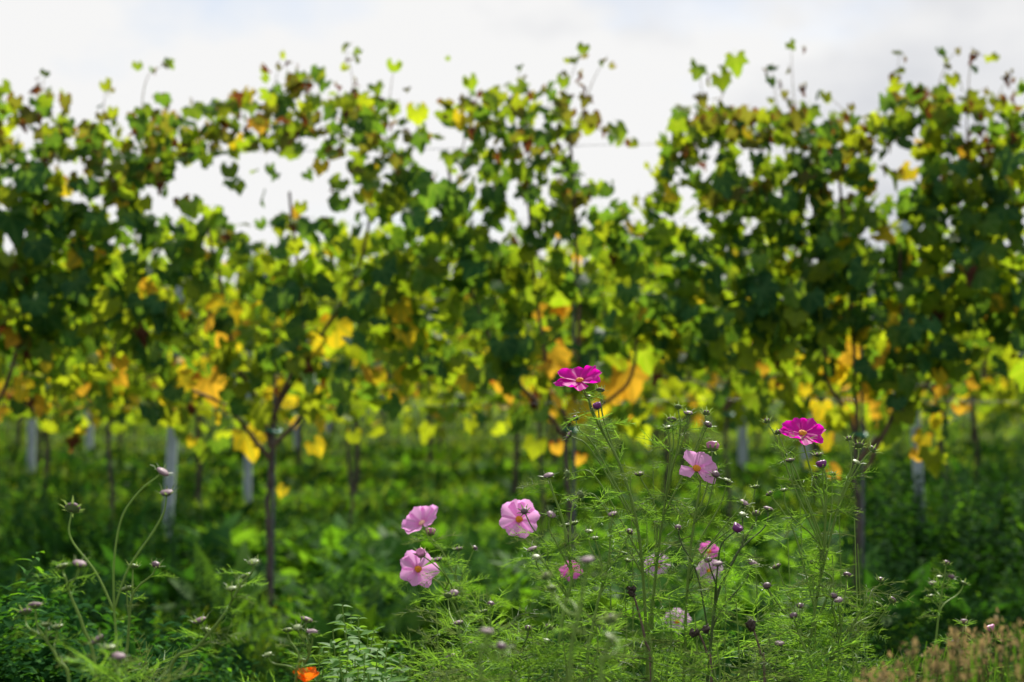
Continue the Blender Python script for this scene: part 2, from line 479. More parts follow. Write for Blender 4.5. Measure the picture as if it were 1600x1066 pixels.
def rosette(seed, n=9, up=0.5, w=0.42, L=1.0, seg=2):
    r = np.random.default_rng(seed)
    parts = []
    lf = simple_leaf(w, 0.25, -0.45, seg)
    for i in range(n):
        a = i * 2.4 + r.uniform(-.4, .4); e = r.uniform(up - .35, up + .4)
        tip = np.array([[math.cos(a) * math.cos(e), math.sin(a) * math.cos(e), math.sin(e)]])
        nor = np.array([[-math.cos(a) * math.sin(e), -math.sin(a) * math.sin(e), math.cos(e)]]) + r.normal(0, .2, (1, 3))
        parts.append(xf(lf, frames(tip, nor)[0], (0, 0, r.uniform(0, .12)), L * r.uniform(.6, 1.05)))
    return combine(parts)

def stalk_weed(seed, n=16, w=0.45, ll=0.34):
    """upright weed, height 1, leaves up its stalk"""
    r = np.random.default_rng(seed)
    parts = []
    lf = simple_leaf(w, 0.25, -0.4, 2)
    for i in range(n):
        h = (i + 0.6) / n
        a = i * 2.4 + r.uniform(-.4, .4); e = r.uniform(-0.1, .7)
        tip = np.array([[math.cos(a) * math.cos(e), math.sin(a) * math.cos(e), math.sin(e)]])
        nor = np.array([[-math.cos(a) * math.sin(e), -math.sin(a) * math.sin(e), math.cos(e)]]) + r.normal(0, .2, (1, 3))
        parts.append(xf(lf, frames(tip, nor)[0], (r.normal(0, .01), r.normal(0, .01), h), ll * (1.15 - 0.7 * h) * r.uniform(.7, 1.1)))
    return combine(parts)
ROSETTES = [rosette(s, n, up, w) for s, n, up, w in ((1, 9, .5, .42), (2, 11, .8, .3), (3, 8, .35, .6))]
BUSHY = [stalk_weed(s, n, w, ll) for s, n, w, ll in ((15, 60, .5, .15), (16, 75, .4, .14), (17, 55, .65, .13))]
STALKS = [stalk_weed(s, n, w, ll) for s, n, w, ll in ((5, 16, .45, .34), (6, 20, .3, .36), (7, 14, .65, .30))]

def zrot(a):
    c, s = np.cos(a), np.sin(a)
    R = np.zeros((len(a), 3, 3)); R[:, 0, 0] = c; R[:, 0, 1] = -s; R[:, 1, 0] = s; R[:, 1, 1] = c; R[:, 2, 2] = 1
    return R

def tilt(R, amt):
    """leans each copy a little"""
    k = len(R)
    ax = rng.normal(0, amt, k); ay = rng.normal(0, amt, k)
    T = np.zeros((k, 3, 3)); T[:, 0, 0] = np.cos(ay); T[:, 0, 2] = np.sin(ay); T[:, 1, 1] = 1; T[:, 2, 0] = -np.sin(ay); T[:, 2, 2] = np.cos(ay)
    X = np.zeros((k, 3, 3)); X[:, 0, 0] = 1; X[:, 1, 1] = np.cos(ax); X[:, 1, 2] = -np.sin(ax); X[:, 2, 1] = np.sin(ax); X[:, 2, 2] = np.cos(ax)
    return T @ X @ R

# ------------------------------------------------------------------ ground
def ground_z(x, y):
    return 0.035 * noise2(np.asarray(x) * 1.4, np.asarray(y) * 1.4, 3.0) + 0.04 * np.clip(np.asarray(y) - 9, 0, 60)

gx = np.concatenate([np.linspace(-300, -15, 8)[:-1], np.linspace(-15, 15, 91), np.linspace(15, 300, 8)[1:]])
gy = np.concatenate([np.linspace(-60, -2, 5)[:-1], np.linspace(-2, 30, 97), np.linspace(30, 500, 10)[1:]])
GX, GY = np.meshgrid(gx, gy)
gv = np.stack([GX.ravel(), GY.ravel(), ground_z(GX, GY).ravel()], 1)
nx = len(gx)
ii, jj = np.meshgrid(np.arange(nx - 1), np.arange(len(gy) - 1))
q = (jj * nx + ii).ravel()
mb = MB(); mb.add(gv, np.stack([q, q + 1, q + nx + 1, q + nx], 1))
tag(link('ground', mb.mesh('ground', SOIL)), kind='structure')

ROW0, ROWGAP, NROWS = 5.55, 2.45, 8
def px_of(p):
    """photo pixel of world points (n,3)"""
    c, s = math.cos(PITCH), math.sin(PITCH)
    z = p[:, 2] - CAM_H
    f = p[:, 1] * c + z * s; u = -p[:, 1] * s + z * c
    return 800 + F * p[:, 0] / f, 533 - F * u / f

def spots(n, y0, y1, power=1.0, margin=1.3):
    """points on the ground, thinning out with distance"""
    u = rng.random(n)
    y = (y0 ** -power + u * (y1 ** -power - y0 ** -power)) ** (-1 / power)
    x = (rng.random(n) * 2 - 1) * (y * 0.375 + margin)
    return x, y

def place(mb, templates, x, y, s, m, lean=0.15, sink=0.0):
    k = rng.integers(0, len(templates), len(x))
    for i, t in enumerate(templates):
        w = k == i
        if not w.any(): continue
        R = tilt(zrot(rng.random(w.sum()) * 6.2832), lean)
        pos = np.stack([x[w], y[w], ground_z(x[w], y[w]) - sink], 1)
        scatter(mb, t, R, pos, s[w], m[w])

# grass everywhere
mb = MB()
x, y = spots(80000, 3.0, 30.0, 0.8)
patch = noise2(x * 1.6, y * 1.2, 1.0)
s = (0.09 + 0.04 * patch + rng.random(len(x)) * 0.09) * np.where(y < 7.5, .8, 1) * (1 + 0.025 * np.clip(y - 6, 0, 12))
m = (rng.random(len(x)) < 0.12 + 0.38 * (y > 9)).astype(int)
place(mb, BLADES, x, y, s, m, 0.35)
tag(link('grass', mb.mesh('grass', GRASS)), 'green grass growing between and under the vine rows', 'grass', kind='stuff')
# low broad-leaved weeds
mb = MB()
x, y = spots(19000, 3.2, 15.0, 1.0)
ax, _ = px_of(np.stack([x, y, 0 * x], 1)); nearfoot = (np.abs(ax - 425) < 45) & (y < 5.7) & (y > 4.3)
keep = (noise2(x * 1.1, y * 1.3, 5.0) > -0.45) & ~nearfoot
x, y = x[keep], y[keep]
s = (0.07 + rng.random(len(x)) * 0.11) * (1 + .04 * (y - 4))
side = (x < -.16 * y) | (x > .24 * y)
m = np.where(rng.random(len(x)) < np.where(side, .85, .35), 3, 2)  # more dark green at the sides, painting in the shade there
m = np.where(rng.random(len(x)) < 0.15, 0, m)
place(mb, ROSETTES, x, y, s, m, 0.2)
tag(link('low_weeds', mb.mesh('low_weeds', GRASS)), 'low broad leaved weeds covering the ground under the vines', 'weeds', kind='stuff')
# big broad-leaved weeds in the sun behind the flowers
mb = MB()
n = 900
y = 4.5 + rng.random(n) * 3.6; x = (rng.random(n) * 2 - 1) * (y * .375 + .4)
ax, _ = px_of(np.stack([x, y, 0 * x], 1))
keep = (noise2(x * 2.3, y * 1.9, 13.0) > -.05) & (np.abs(ax - 425) > 40)
x, y, ax = x[keep], y[keep], ax[keep]
m = np.where((ax < 330) | (ax > 1330), 3, np.where(rng.random(len(x)) < .55, 2, 0))  # side clumps take the darker green, shade put into their colour
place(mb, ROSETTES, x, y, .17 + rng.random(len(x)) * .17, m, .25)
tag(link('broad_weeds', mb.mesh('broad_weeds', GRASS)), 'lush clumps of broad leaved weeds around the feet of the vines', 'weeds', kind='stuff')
# taller leafy weeds
mb = MB()
x, y = spots(3500, 3.3, 12.0, 1.0)
ax, _ = px_of(np.stack([x, y, 0 * x], 1)); nearfoot = (np.abs(ax - 425) < 70) & (y < 5.8)
keep = ((noise2(x * 0.9, y * 1.1, 9.0) > 0.0) | (x > 0.24 * y) | (x < -.22 * y)) & ~nearfoot
x, y = x[keep], y[keep]
s = 0.16 + rng.random(len(x)) * 0.16 + 0.22 * (x > 0.25 * y) * (y > 5.8) + .10 * (x < -.2 * y) * (y > 6)
m = np.where(rng.random(len(x)) < np.where((x < -.16 * y) | (x > .24 * y), .1, .6), 2, 3)  # sides mostly in the dark green that has shade painted in
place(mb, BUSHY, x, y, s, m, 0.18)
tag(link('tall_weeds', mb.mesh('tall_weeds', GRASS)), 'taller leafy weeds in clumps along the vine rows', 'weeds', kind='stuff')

# ------------------------------------------------------------------ trellis: posts, wires, stakes
POST_N = [0]
def post(px, py_base, Y, height, lean_x, label, w=0.05):
    b = P(px, HOR, Y); b[2] = float(ground_z(b[0], Y))
    t = thing('vineyard_post', b, label, 'post', 'galvanised vineyard posts')
    # C profile: web and two flanges, as one folded sheet
    prof = np.array([(-.5, .35), (-.5, -.35), (-.18, -.35), (-.10, -.22), (.10, -.22), (.18, -.35), (.5, -.35), (.5, .35), (.44, .35), (.44, -.27), (.22, -.27), (.12, -.15), (-.12, -.15), (-.22, -.27), (-.44, -.27), (-.44, .35)]) * w
    V, Fs = [], []
    hs = np.linspace(-0.1, height, 9)
    for h in hs:
        for (a, c) in prof: V.append((a + lean_x * h, c, h))
    k = len(prof)
    for i in range(len(hs) - 1):
        for j in range(k):
            q = (j + 1) % k
            Fs.append((i * k + j, i * k + q, (i + 1) * k + q, (i + 1) * k + j))
    mbp = MB(); mbp.add(V, Fs)
    o = link('profile', mbp.mesh('post_profile', STEEL, smooth=False), t)
    for h in np.arange(0.5, height, 0.25):
        hk = MB()
        tube(hk, [(w * .5 + lean_x * h, -.3 * w, h - .012), (w * .72 + lean_x * h, -.42 * w, h), (w * .62 + lean_x * h, -.42 * w, h + .018)], 0.003, 5)
        link('wire_hook', hk.mesh('hook', STEEL), t)
    return t
post(262, 845, 8.0, 1.9, 0.045, 'pale steel post standing left of the forked grapevine trunk, behind the arching cosmos stem', 0.050)
post(388, 770, 10.45, 1.9, 0.0, 'steel post just left of the forked grapevine trunk, farther back than the thicker post', 0.052)
post(1438, 800, 8.0, 1.9, -0.04, 'pale steel post on the right side, its foot behind the dark weeds', 0.048)
post(1160, 690, 12.9, 1.9, 0.0, 'distant steel post between the pale pink cosmos and the right magenta cosmos', 0.075)
post(1258, 690, 12.9, 1.9, 0.0, 'distant steel post directly above the right magenta cosmos', 0.07)
post(465, 700, 15.35, 1.9, 0.0, 'distant thin steel post right of the forked grapevine trunk', 0.07)
post(515, 700, 17.8, 1.9, 0.0, 'distant thin steel post beneath yellow leaves, second right of the forked trunk', 0.07)
post(140, 690, 15.35, 1.9, 0.0, 'distant thin steel post between the left edge and the pale steel post', 0.07)
post(50, 700, 12.9, 1.9, 0.0, 'distant thin steel post nearest the left edge', 0.06)
post(1040, 690, 17.8, 1.9, 0.0, 'distant thin steel post left of the pale pink cosmos', 0.07)

WIRE_Z = ((0.86, 'lowest'), (1.28, 'middle'), (1.87, 'highest'))
for r, rn in ((0, 'front'), (1, 'second'), (2, 'third')):
    Y = ROW0 + r * ROWGAP
    for z, zn in WIRE_Z:
        half = Y * 0.42 + 1.0
        xs = np.linspace(-half, half, 33)
        sag = 0.018 * np.sin(xs * 1.35 + r)
        mbw = MB(); tube(mbw, np.stack([xs, np.full_like(xs, Y + 0.02), z + sag], 1), 0.0012, 5, 0, (0, Y, z))
        o = link('trellis_wire', mbw.mesh('trellis_wire', WIRE)); o.location = (0, Y, z)
        tag(o, f'thin {zn} trellis wire stretched along the {rn} vine row', 'wire', 'trellis wires')

# ------------------------------------------------------------------ grapevines
LEAF_MESH = {}
def leaf_mesh(ti, mi):
    if (ti, mi) not in LEAF_MESH:
        V, Fs, U = (LEAF_T + CRUMPLE_T)[ti]
        b = MB(); b.add(V, Fs, U)
        b.V.append(np.array([(-.012, 0, 0), (.012, 0, 0), (.012, -.42, .16), (-.012, -.42, .16)])); b.U.append(np.zeros((4, 2)))
        b.F.append(np.array([[0, 1, 2, 3]]) + b.n); b.M.append(np.array([0]))
        LEAF_MESH[(ti, mi)] = b.mesh('vine_leaf', VINE[mi])
    return LEAF_MESH[(ti, mi)]

TOPX = [-200, 0, 100, 180, 230, 300, 380, 430, 500, 560, 620, 700, 760, 850, 895, 925, 965, 1005, 1038, 1075, 1110, 1160, 1250, 1340, 1390, 1440, 1520, 1600, 1800]
TOPY = [150, 140, 155, 190, 170, 168, 150, 125, 120, 130, 170, 165, 150, 138, 150, 212, 262, 292, 218, 165, 150, 178, 180, 190, 150, 140, 150, 145, 150]
HOLES = [(395, 285, 120, 52, .97), (300, 300, 34, 50, .9), (490, 300, 70, 52, .95), (255, 325, 34, 38, .85), (560, 330, 35, 40, .8), (590, 372, 30, 14, .9), (940, 235, 42, 55, .95), (985, 290, 35, 40, .7),
         (1395, 265, 36, 50, .85), (1440, 230, 40, 30, .6), (1350, 290, 22, 28, .6), (690, 250, 34, 34, .7), (640, 195, 60, 18, .7), (815, 315, 40, 35, .65), (345, 445, 20, 18, .8), (180, 255, 28, 22, .5),
         (720, 205, 40, 16, .6), (110, 185, 30, 14, .6), (560, 215, 26, 16, .4), (1075, 350, 22, 16, .6), (250, 430, 20, 12, .4)]

def colour_pick(px, py, r):
    """leaf colour class by height in the canopy: brown and green on top, greens below, yellow and orange along the bottom"""
    low = np.clip((py - 430) / 200.0, 0, 1)
    top = np.clip((300 - py) / 150.0, 0, 1)
    n = noise2(px / 70.0, py / 55.0, 2.0)
    w = np.stack([0.46 * (1 - low * .5) * (1 - top * .40), 0.38 * (1 - low * .3), 0.13 + 0.08 * top + 0.08 * low, 0.012 + low * 0.085 * (1 + n), 0.002 + low * 0.04 * (1 + 1.4 * n), 0.02 + top * 0.18 + 0 * low], 1)
    w = np.clip(w, 0.002, None); w /= w.sum(1, keepdims=True)
    c = np.cumsum(w, 1)
    k = (r.random(len(px))[:, None] > c).sum(1).clip(0, 5)
    o = r.random(len(px))
    k = np.where((py < 320) & (((k == 2) & (o < .35)) | ((k == 1) & (o < .22)) | ((k == 0) & (o < .04))), 6, k)
    return k

def leaf_pose(n, dy, r):
    """rotation matrices for n hanging leaves; dy < 0 on the camera's side of the row"""
    side = np.where(dy < 0, -1.0, 1.0)
    side = np.where(r.random(n) < 0.2, -side, side)
    nor = np.stack([r.normal(0, .7, n), side * (0.7 + r.normal(0, .4, n)), 0.5 + r.normal(0, .5, n)], 1)
    tip = np.stack([r.normal(0, .55, n), side * 0.25 + r.normal(0, .3, n), -0.9 + r.normal(0, .35, n)], 1)
    return frames(tip, nor)

def mat4(R, t, s):
    M = Matrix.Identity(4)
    for i in range(3):
        for j in range(3): M[i][j] = R[i, j] * s
        M[i][3] = t[i]
    return M

def row_leaves(row, n, r):
    """(pos, R, size, template, colour) of a near row's leaves"""
    Y = ROW0 + row * ROWGAP
    k = 1 if row == 0 else ROW0 / Y
    out_p, out_px, out_py = [], [], []
    got = 0
    while got < n:
        m = 6000
        if row == 0:
            px = r.uniform(-330, 1930, m); py = r.uniform(95, 725, m)
            top = np.interp(px, TOPX, TOPY) + 14 * noise1(px / 11.0, 3)
            d = 1.6 * np.clip((py - top + 8) / 22.0, 0, 1)
            low = 598 + 46 * noise1(px / 60.0, 5)
            d *= np.clip((low + 70 - py) / 95.0, 0, 1) ** 1.3
            d *= 1.0 - 0.44 * np.clip((py - 290) / 90.0, 0, 1)
            d *= 1 + .25 * np.clip((px - 1080) / 200, 0, 1) * np.clip((620 - py) / 100, 0, 1) + .2 * np.clip((240 - px) / 150, 0, 1)
            for (hx, hy, a, b, g) in HOLES:
                q = ((px - hx) / a) ** 2 + ((py - hy) / b) ** 2
                d *= 1 - g * np.clip((1.35 - q) / 0.5, 0, 1)
            d *= 1 - .30 * np.clip((px - 260) / 60, 0, 1) * np.clip((1150 - px) / 60, 0, 1) * np.clip((py - 330) / 40, 0, 1) * np.clip((590 - py) / 40, 0, 1)
            d *= 0.75 + 0.55 * noise2(px / 42.0, py / 38.0, 4.0)
            for (hx, hw_, hy) in ((330, 110, 60), (500, 55, 45), (860, 60, 75), (960, 50, 30), (1290, 50, 60), (1440, 70, 70), (110, 60, 40), (600, 40, 20)):
                low = low + hy * np.exp(-((px - hx) / hw_) ** 2)
            d = np.where(py > 540, np.clip((py - 200) / 10., 0, 1) * np.clip((low + 60 - py) / 120.0, 0, 1) ** 1.4 * (0.62 + 0.4 * noise2(px / 22.0, py / 24.0, 6.0)), d)
            yy = Y + r.normal(0, .12, m)
        else:
            px = r.uniform(-250, 1850, m); py = r.uniform(270, 720, m)
            top = 352 + 26 * noise1(px / 60.0, 8) + 16 * noise1(px / 17.0, 2)
            d = np.clip((py - top) / 45.0, 0, 1)
            d *= np.clip((632 + 30 * noise1(px / 50.0, 9) + 50 - py) / 80.0, 0, 1)
            d *= 0.75 + 0.4 * noise2(px / 30.0, py / 30.0, 8.0)
            yy = Y + r.normal(0, .15, m)
        keep = r.random(m) < d
        px, py, yy = px[keep], py[keep], yy[keep]
        c = np.array([P(a, b, q) for a, b, q in zip(px, py, yy)]).reshape(-1, 3)
        out_p.append(c); out_px.append(px); out_py.append(py); got += len(px)
    p = np.concatenate(out_p)[:n]; px = np.concatenate(out_px)[:n]; py = np.concatenate(out_py)[:n]
    R = leaf_pose(n, p[:, 1] - Y, r)
    pyc = py if row == 0 else np.clip(430 + (py - 430) * 1.0, 330, 720)
    col = colour_pick(px, pyc, r)
    if row == 1:
        yl = r.random(n); col = np.where((col == 0) & (yl < .8), np.where(yl < .45, 1, 2), col)
    s = r.uniform(.044, .088, n) * np.where(r.random(n) < .25, 1.25, 1.0)
    if row == 0:
        s *= 0.74 + 0.28 * np.clip((py - 240) / 200, 0, 1)
    ti = r.integers(0, len(LEAF_T), n)
    br = col == 5
    ti[br] = len(LEAF_T) + r.integers(0, 2, br.sum()); s[br] *= 0.8
    # the petiole end is the origin: shift so that the leaf's middle is at the sampled point
    p = p - R[:, :, 1] * (s * 0.35)[:, None]
    return p, R, s, ti, col, px, py

def knotty(pts, r0, r1, n=8, wob=0.15, seed=0):
    path = smooth_path(pts, n)
    k = len(path)
    rr = np.linspace(r0, r1, k) * (1 + wob * noise1(np.arange(k) * 1.3, seed))
    path = path + np.stack([noise1(np.arange(k) * .5, seed + 1), noise1(np.arange(k) * .5, seed + 4), np.zeros(k)], 1) * r0 * 0.35
    return path, rr

def vine(row, px, label, group, tpts, arms, Y=None, tie=True, shoots=None, seed=0):
    """trunk, arms and canes of one grapevine; all points in photo pixels at the row's distance"""
    Y = Y or ROW0 + row * ROWGAP
    base = P(px, HOR, Y); base[2] = float(ground_z(base[0], Y)) - 0.03
    t = thing('grapevine', base, label, 'grapevine', group)
    pts = [base] + [P(a, b, Y) for a, b in tpts]
    path, rr = knotty(pts, 0.0108, 0.0092, 8, 0.26, seed)
    b = MB(); tube(b, path, rr, 9, 0, base)
    link('trunk', b.mesh('vine_trunk', BARK), t)
    for i, arm in enumerate(arms):
        ap = [P(a, c, Y + dd) for a, c, dd in arm]
        path, rr = knotty(ap, 0.010, 0.0055, 8, 0.12, seed + i)
        b = MB(); tube(b, path, rr, 7, 0, base)
        link('cane', b.mesh('vine_cane', CANE), t)
    if tie:
        tp = P(*tpts[-1], Y)
        b = MB(); a = np.linspace(0, 2 * math.pi, 15)
        tube(b, np.stack([tp[0] + .026 * np.cos(a) + .008, tp[1] + .026 * np.sin(a), tp[2] - .03 + .006 * np.sin(a * 2)], 1), 0.006, 6, 0, base)
        link('tie', b.mesh('vine_tie', TIE), t)
    for i, sh in enumerate(shoots or []):
        path = smooth_path([P(a, c, Y + dd) for a, c, dd in sh], 6)
        b = MB(); tube(b, path, [0.0030, 0.0009], 5, 0, base)
        link('shoot', b.mesh('vine_shoot', SHOOT), t)
    return t, base

def stake(px, Y, h, label, group='rods beside the vine trunks'):
    b = P(px, HOR, Y); b[2] = float(ground_z(b[0], Y))
    mbs = MB(); hs = np.linspace(-.1, h, 60)
    rr = 0.0062 + 0.0014 * (np.arange(60) % 3 == 0)
    tube(mbs, np.stack([.006 * np.sin(hs), 0 * hs, hs], 1), rr, 7)
    o = link('vine_stake', mbs.mesh('vine_stake', ROD)); o.location = b
    tag(o, label, 'stake', group)

def hang_leaves(vines, data, n_parts):
    """each vine gets its leaves: the n_parts that show largest as parts, the others as one mass"""
    p, R, s, ti, col, px, py = data
    cx = np.array([b[0] for _t, b in vines])
    own = np.abs(p[:, 0][:, None] - cx[None]).argmin(1)
    inside = (px > -20) & (px < 1620)
    for v, (t, base) in enumerate(vines):
        idx = np.where(own == v)[0]
        score = s[idx] / p[idx, 1] ** 3 + np.where(inside[idx], 10, 0)
        idx = idx[np.argsort(-score)]
        for i in idx[:n_parts]:
            o = link('leaf', leaf_mesh(int(ti[i]), int(col[i])), t)
            o.matrix_local = mat4(R[i], p[i] - base, float(s[i]))
        rest = idx[n_parts:]
        if len(rest):
            b = MB()
            for k, tpl in enumerate(LEAF_T + CRUMPLE_T):
                w = rest[ti[rest] == k]
                scatter(b, tpl, R[w], p[w] - base, s[w], col[w])
            link('foliage', b.mesh('vine_foliage', VINE), t, 'stuff')

# front row: hand-shaped after the photograph
front = []
stray = []      # leaves at the ends of the shoots that stand above the canopy: px, py, size, colour, vine number
SH = [
    [(70, 250, 0), (64, 180, 0), (70, 118, .02)], [(150, 230, 0), (160, 180, 0), (165, 138, 0)], [(230, 240, 0), (222, 170, 0), (232, 118, .03), (262, 100, .04)],
    [(400, 230, .0), (425, 150, 0), (438, 92, 0)], [(540, 220, .1), (552, 140, .1), (540, 74, .1)],
    [(600, 230, .05), (608, 160, .05), (616, 100, .05)], [(720, 240, 0), (735, 180, 0), (730, 125, .0)], [(800, 240, -.1), (806, 170, -.1), (812, 108, -.1)],
    [(870, 220, 0), (885, 140, 0), (910, 78, 0)], [(905, 190, 0), (925, 130, 0), (942, 98, 0)], [(890, 190, 0), (945, 205, 0), (990, 230, 0)],
    [(1090, 240, 0), (1098, 170, 0), (1092, 105, 0)], [(1110, 220, 0), (1128, 150, 0), (1150, 98, 0)], [(1230, 250, 0), (1215, 170, 0), (1206, 108, 0)],
    [(1250, 230, .1), (1240, 150, .1), (1236, 72, .1)], [(1390, 240, 0), (1400, 150, 0), (1405, 86, 0)], [(1470, 250, 0), (1462, 160, 0), (1480, 98, 0), (1500, 78, 0)],
    [(1510, 250, 0), (1512, 160, 0), (1520, 92, 0), (1550, 88, 0)], [(1545, 250, 0), (1552, 170, 0), (1575, 120, 0)], [(1320, 240, 0), (1330, 190, 0), (1295, 150, 0)],
]
spec = [
    (-35, 'grapevine cut off by the left edge of the photo, front row', [(-38, 860), (-30, 740), (-33, 668)], [[(-33, 668, 0), (-80, 610, 0), (-140, 500, 0)], [(-33, 668, 0), (10, 600, 0), (40, 480, 0), (60, 300, 0)]]),
    (420, 'grapevine with bare forked trunk and yellow leaves hanging at its fork, front row', [(421, 900), (419, 790), (424, 715), (425, 662)],
     [[(424, 700, 0), (408, 640, 0), (388, 600, 0), (368, 565, .02), (350, 470, .05), (320, 330, .05)], [(425, 665, 0), (437, 620, 0), (458, 575, 0), (470, 480, .03), (452, 300, .05)],
      [(422, 718, 0), (392, 680, -.03), (352, 634, -.05), (300, 610, -.04)], [(424, 700, 0), (452, 672, .05), (478, 640, .1), (500, 590, .12)], [(430, 640, 0), (480, 560, .05), (560, 420, .08), (590, 260, .08)]]),
    (886, 'grapevine behind the highest magenta cosmos, with large orange leaves, front row', [(884, 900), (890, 800), (884, 720), (888, 660)],
     [[(888, 665, 0), (930, 640, 0), (985, 590, 0), (1000, 480, .03)], [(888, 660, 0), (862, 600, 0), (840, 480, 0), (820, 260, 0)], [(888, 660, 0), (905, 560, 0), (900, 380, 0), (890, 200, 0)], [(887, 690, 0), (850, 640, .05), (780, 560, .08), (720, 400, .1), (700, 250, .1)]]),
    (1338, 'grapevine behind the right magenta cosmos, dark canes spread in a vee, front row', [(1337, 900), (1342, 800), (1334, 740), (1340, 668)],
     [[(1340, 690, 0), (1320, 640, 0), (1292, 590, 0), (1285, 480, .03), (1270, 300, .03)], [(1340, 668, 0), (1336, 600, 0), (1330, 480, 0), (1310, 250, 0)], [(1350, 740, 0), (1375, 690, -.04), (1410, 610, -.05), (1412, 560, 0), (1405, 380, 0)],
      [(1340, 720, 0), (1400, 650, .05), (1470, 560, .08), (1500, 350, .08)]]),
    (1795, 'grapevine just beyond the right edge of the photo, front row', [(1790, 860), (1795, 740), (1790, 668)], [[(1790, 668, 0), (1740, 600, 0), (1690, 480, 0), (1640, 300, 0)], [(1790, 668, 0), (1830, 580, 0), (1850, 420, 0)]]),
]
shoot_of = {0: SH[0:2], 1: SH[2:6], 2: SH[6:11], 3: SH[11:16] + SH[19:20], 4: SH[16:19]}
for i, (px, lab, tp, arms) in enumerate(spec):
    front.append(vine(0, px, lab, 'grapevines of the front row', tp, arms, tie=True, shoots=shoot_of[i], seed=i * 3))
r1 = np.random.default_rng(21)
d1 = row_leaves(0, 4900, r1)
# single leaves that stand out in the photograph: px, py, size, colour
EXTRA = [
    (615, 108, .062, 1), (540, 72, .045, 2), (560, 90, .05, 2), (265, 100, .042, 1), (262, 95, .035, 1), (215, 104, .036, 1), (165, 136, .055, 2), (70, 115, .04, 1), (440, 88, .036, 2), (415, 108, .04, 5),
    (735, 130, .06, 1), (812, 105, .03, 1), (700, 92, .02, 1), (910, 75, .05, 1), (898, 95, .05, 2), (941, 95, .038, 1), (1090, 108, .075, 1), (1150, 98, .078, 1), (1128, 128, .07, 1), (1206, 105, .045, 0), (1236, 70, .038, 1),
    (1204, 128, .05, 0), (1405, 82, .045, 2), (1520, 90, .05, 5), (1550, 92, .05, 2), (1575, 122, .065, 5), (1490, 125, .06, 2), (990, 225, .05, 2), (968, 205, .08, 1), (935, 190, .045, 5), (1290, 152, .05, 2), (1255, 140, .05, 5), (1395, 140, .05, 5),
    (300, 325, .09, 1), (285, 318, .06, 6), (250, 290, .06, 5), (372, 292, .06, 1), (470, 325, .05, 2), (500, 262, .06, 3), (575, 300, .06, 3), (580, 332, .06, 1), (245, 265, .05, 6),
    (430, 275, .035, 0), (320, 250, .075, 1), (358, 270, .07, 1), (480, 125, .05, 1), (470, 118, .045, 1), (1240, 158, .04, 2), (1275, 152, .045, 0),
    # yellow and orange ones along the bottom
    (525, 520, .135, 3), (512, 515, .06, 2), (330, 605, .13, 4), (350, 525, .085, 4), (230, 450, .075, 4), (215, 462, .06, 3), (288, 492, .05, 4), (388, 690, .12, 3), (402, 688, .07, 3), (440, 768, .052, 3), (495, 700, .075, 3), (552, 685, .07, 2),
    (855, 492, .13, 4), (878, 480, .10, 4), (872, 560, .13, 4), (860, 580, .07, 4), (985, 598, .150, 4), (962, 612, .11, 4), (940, 640, .075, 3), (835, 700, .085, 2), (872, 702, .062, 4), (905, 718, .048, 4), (845, 650, .075, 1), (795, 430, .12, 2),
    (1000, 520, .12, 2), (960, 570, .09, 2), (800, 660, .05, 2), (1290, 690, .075, 3), (1290, 655, .05, 3), (1305, 738, .062, 4), (1270, 725, .055, 2), (1440, 690, .085, 3), (1435, 712, .055, 4), (1462, 660, .06, 3), (1330, 555, .09, 4), (1320, 560, .06, 4),
    (1290, 600, .085, 2), (1260, 610, .05, 3), (1195, 575, .06, 4), (1420, 600, .10, 1), (1470, 610, .06, 4), (1520, 600, .055, 4), (1500, 640, .05, 4), (1515, 240, .075, 4), (1170, 210, .05, 3), (405, 195, .075, 4), (190, 570, .065, 4), (125, 555, .05, 4),
    (125, 610, .065, 4), (190, 595, .055, 4), (45, 605, .045, 3), (70, 640, .05, 3), (200, 640, .04, 3), (620, 620, .055, 3), (590, 590, .06, 3), (1090, 470, .05, 3), (1155, 490, .07, 2), (470, 600, .08, 2), (505, 600, .05, 4), (320, 640, .075, 2), (300, 690, .05, 3),
    (1345, 620, .06, 4), (1400, 560, .07, 0), (1365, 632, .045, 4),
    # deep green ones that face the camera
    (120, 450, .11, 0), (60, 480, .10, 0), (110, 530, .10, 0), (235, 560, .11, 0), (220, 480, .10, 0), (50, 280, .12, 0), (60, 390, .11, 0), (670, 300, .12, 0), (710, 320, .11, 0), (650, 345, .10, 0), (790, 545, .10, 0), (740, 500, .09, 0), (820, 545, .09, 0),
    (1265, 470, .10, 0), (1200, 460, .11, 0), (1230, 320, .11, 0), (1300, 255, .09, 0), (1340, 280, .10, 0), (1420, 520, .10, 0), (1520, 410, .12, 0), (1560, 480, .11, 0), (1480, 300, .10, 0), (1130, 290, .10, 0), (980, 460, .08, 0), (430, 470, .10, 0), (600, 430, .09, 0),
    (1560, 330, .12, 0), (1580, 250, .10, 0), (20, 350, .12, 0), (1350, 430, .10, 0), (560, 470, .08, 0), (150, 350, .10, 0),
]
rs = np.random.default_rng(88)
for sh in SH:
    pp = smooth_path([(a, b, 0) for a, b, _d in sh], 8)
    for q in np.linspace(.25, .97, 7):
        i = int(q * (len(pp) - 1))
        if rs.random() < .85:
            EXTRA.append((pp[i][0] + rs.normal(0, 9), pp[i][1] + rs.normal(0, 5), (.070 - .042 * q) * rs.uniform(.7, 1.2), int(rs.choice([0, 1, 6, 2, 6, 5]))))
e = np.array(EXTRA, float)
ne = len(e)
ep = np.array([P(a, b, ROW0 - .2 + .08 * r1.normal() + (.34 if b > 420 and c in (2, 3, 4) else 0)) for a, b, _s, c in e])
eN = np.stack([r1.normal(0, .25, ne), -0.95 + r1.normal(0, .1, ne), 0.35 + r1.normal(0, .2, ne)], 1)
high = e[:, 1] < 165
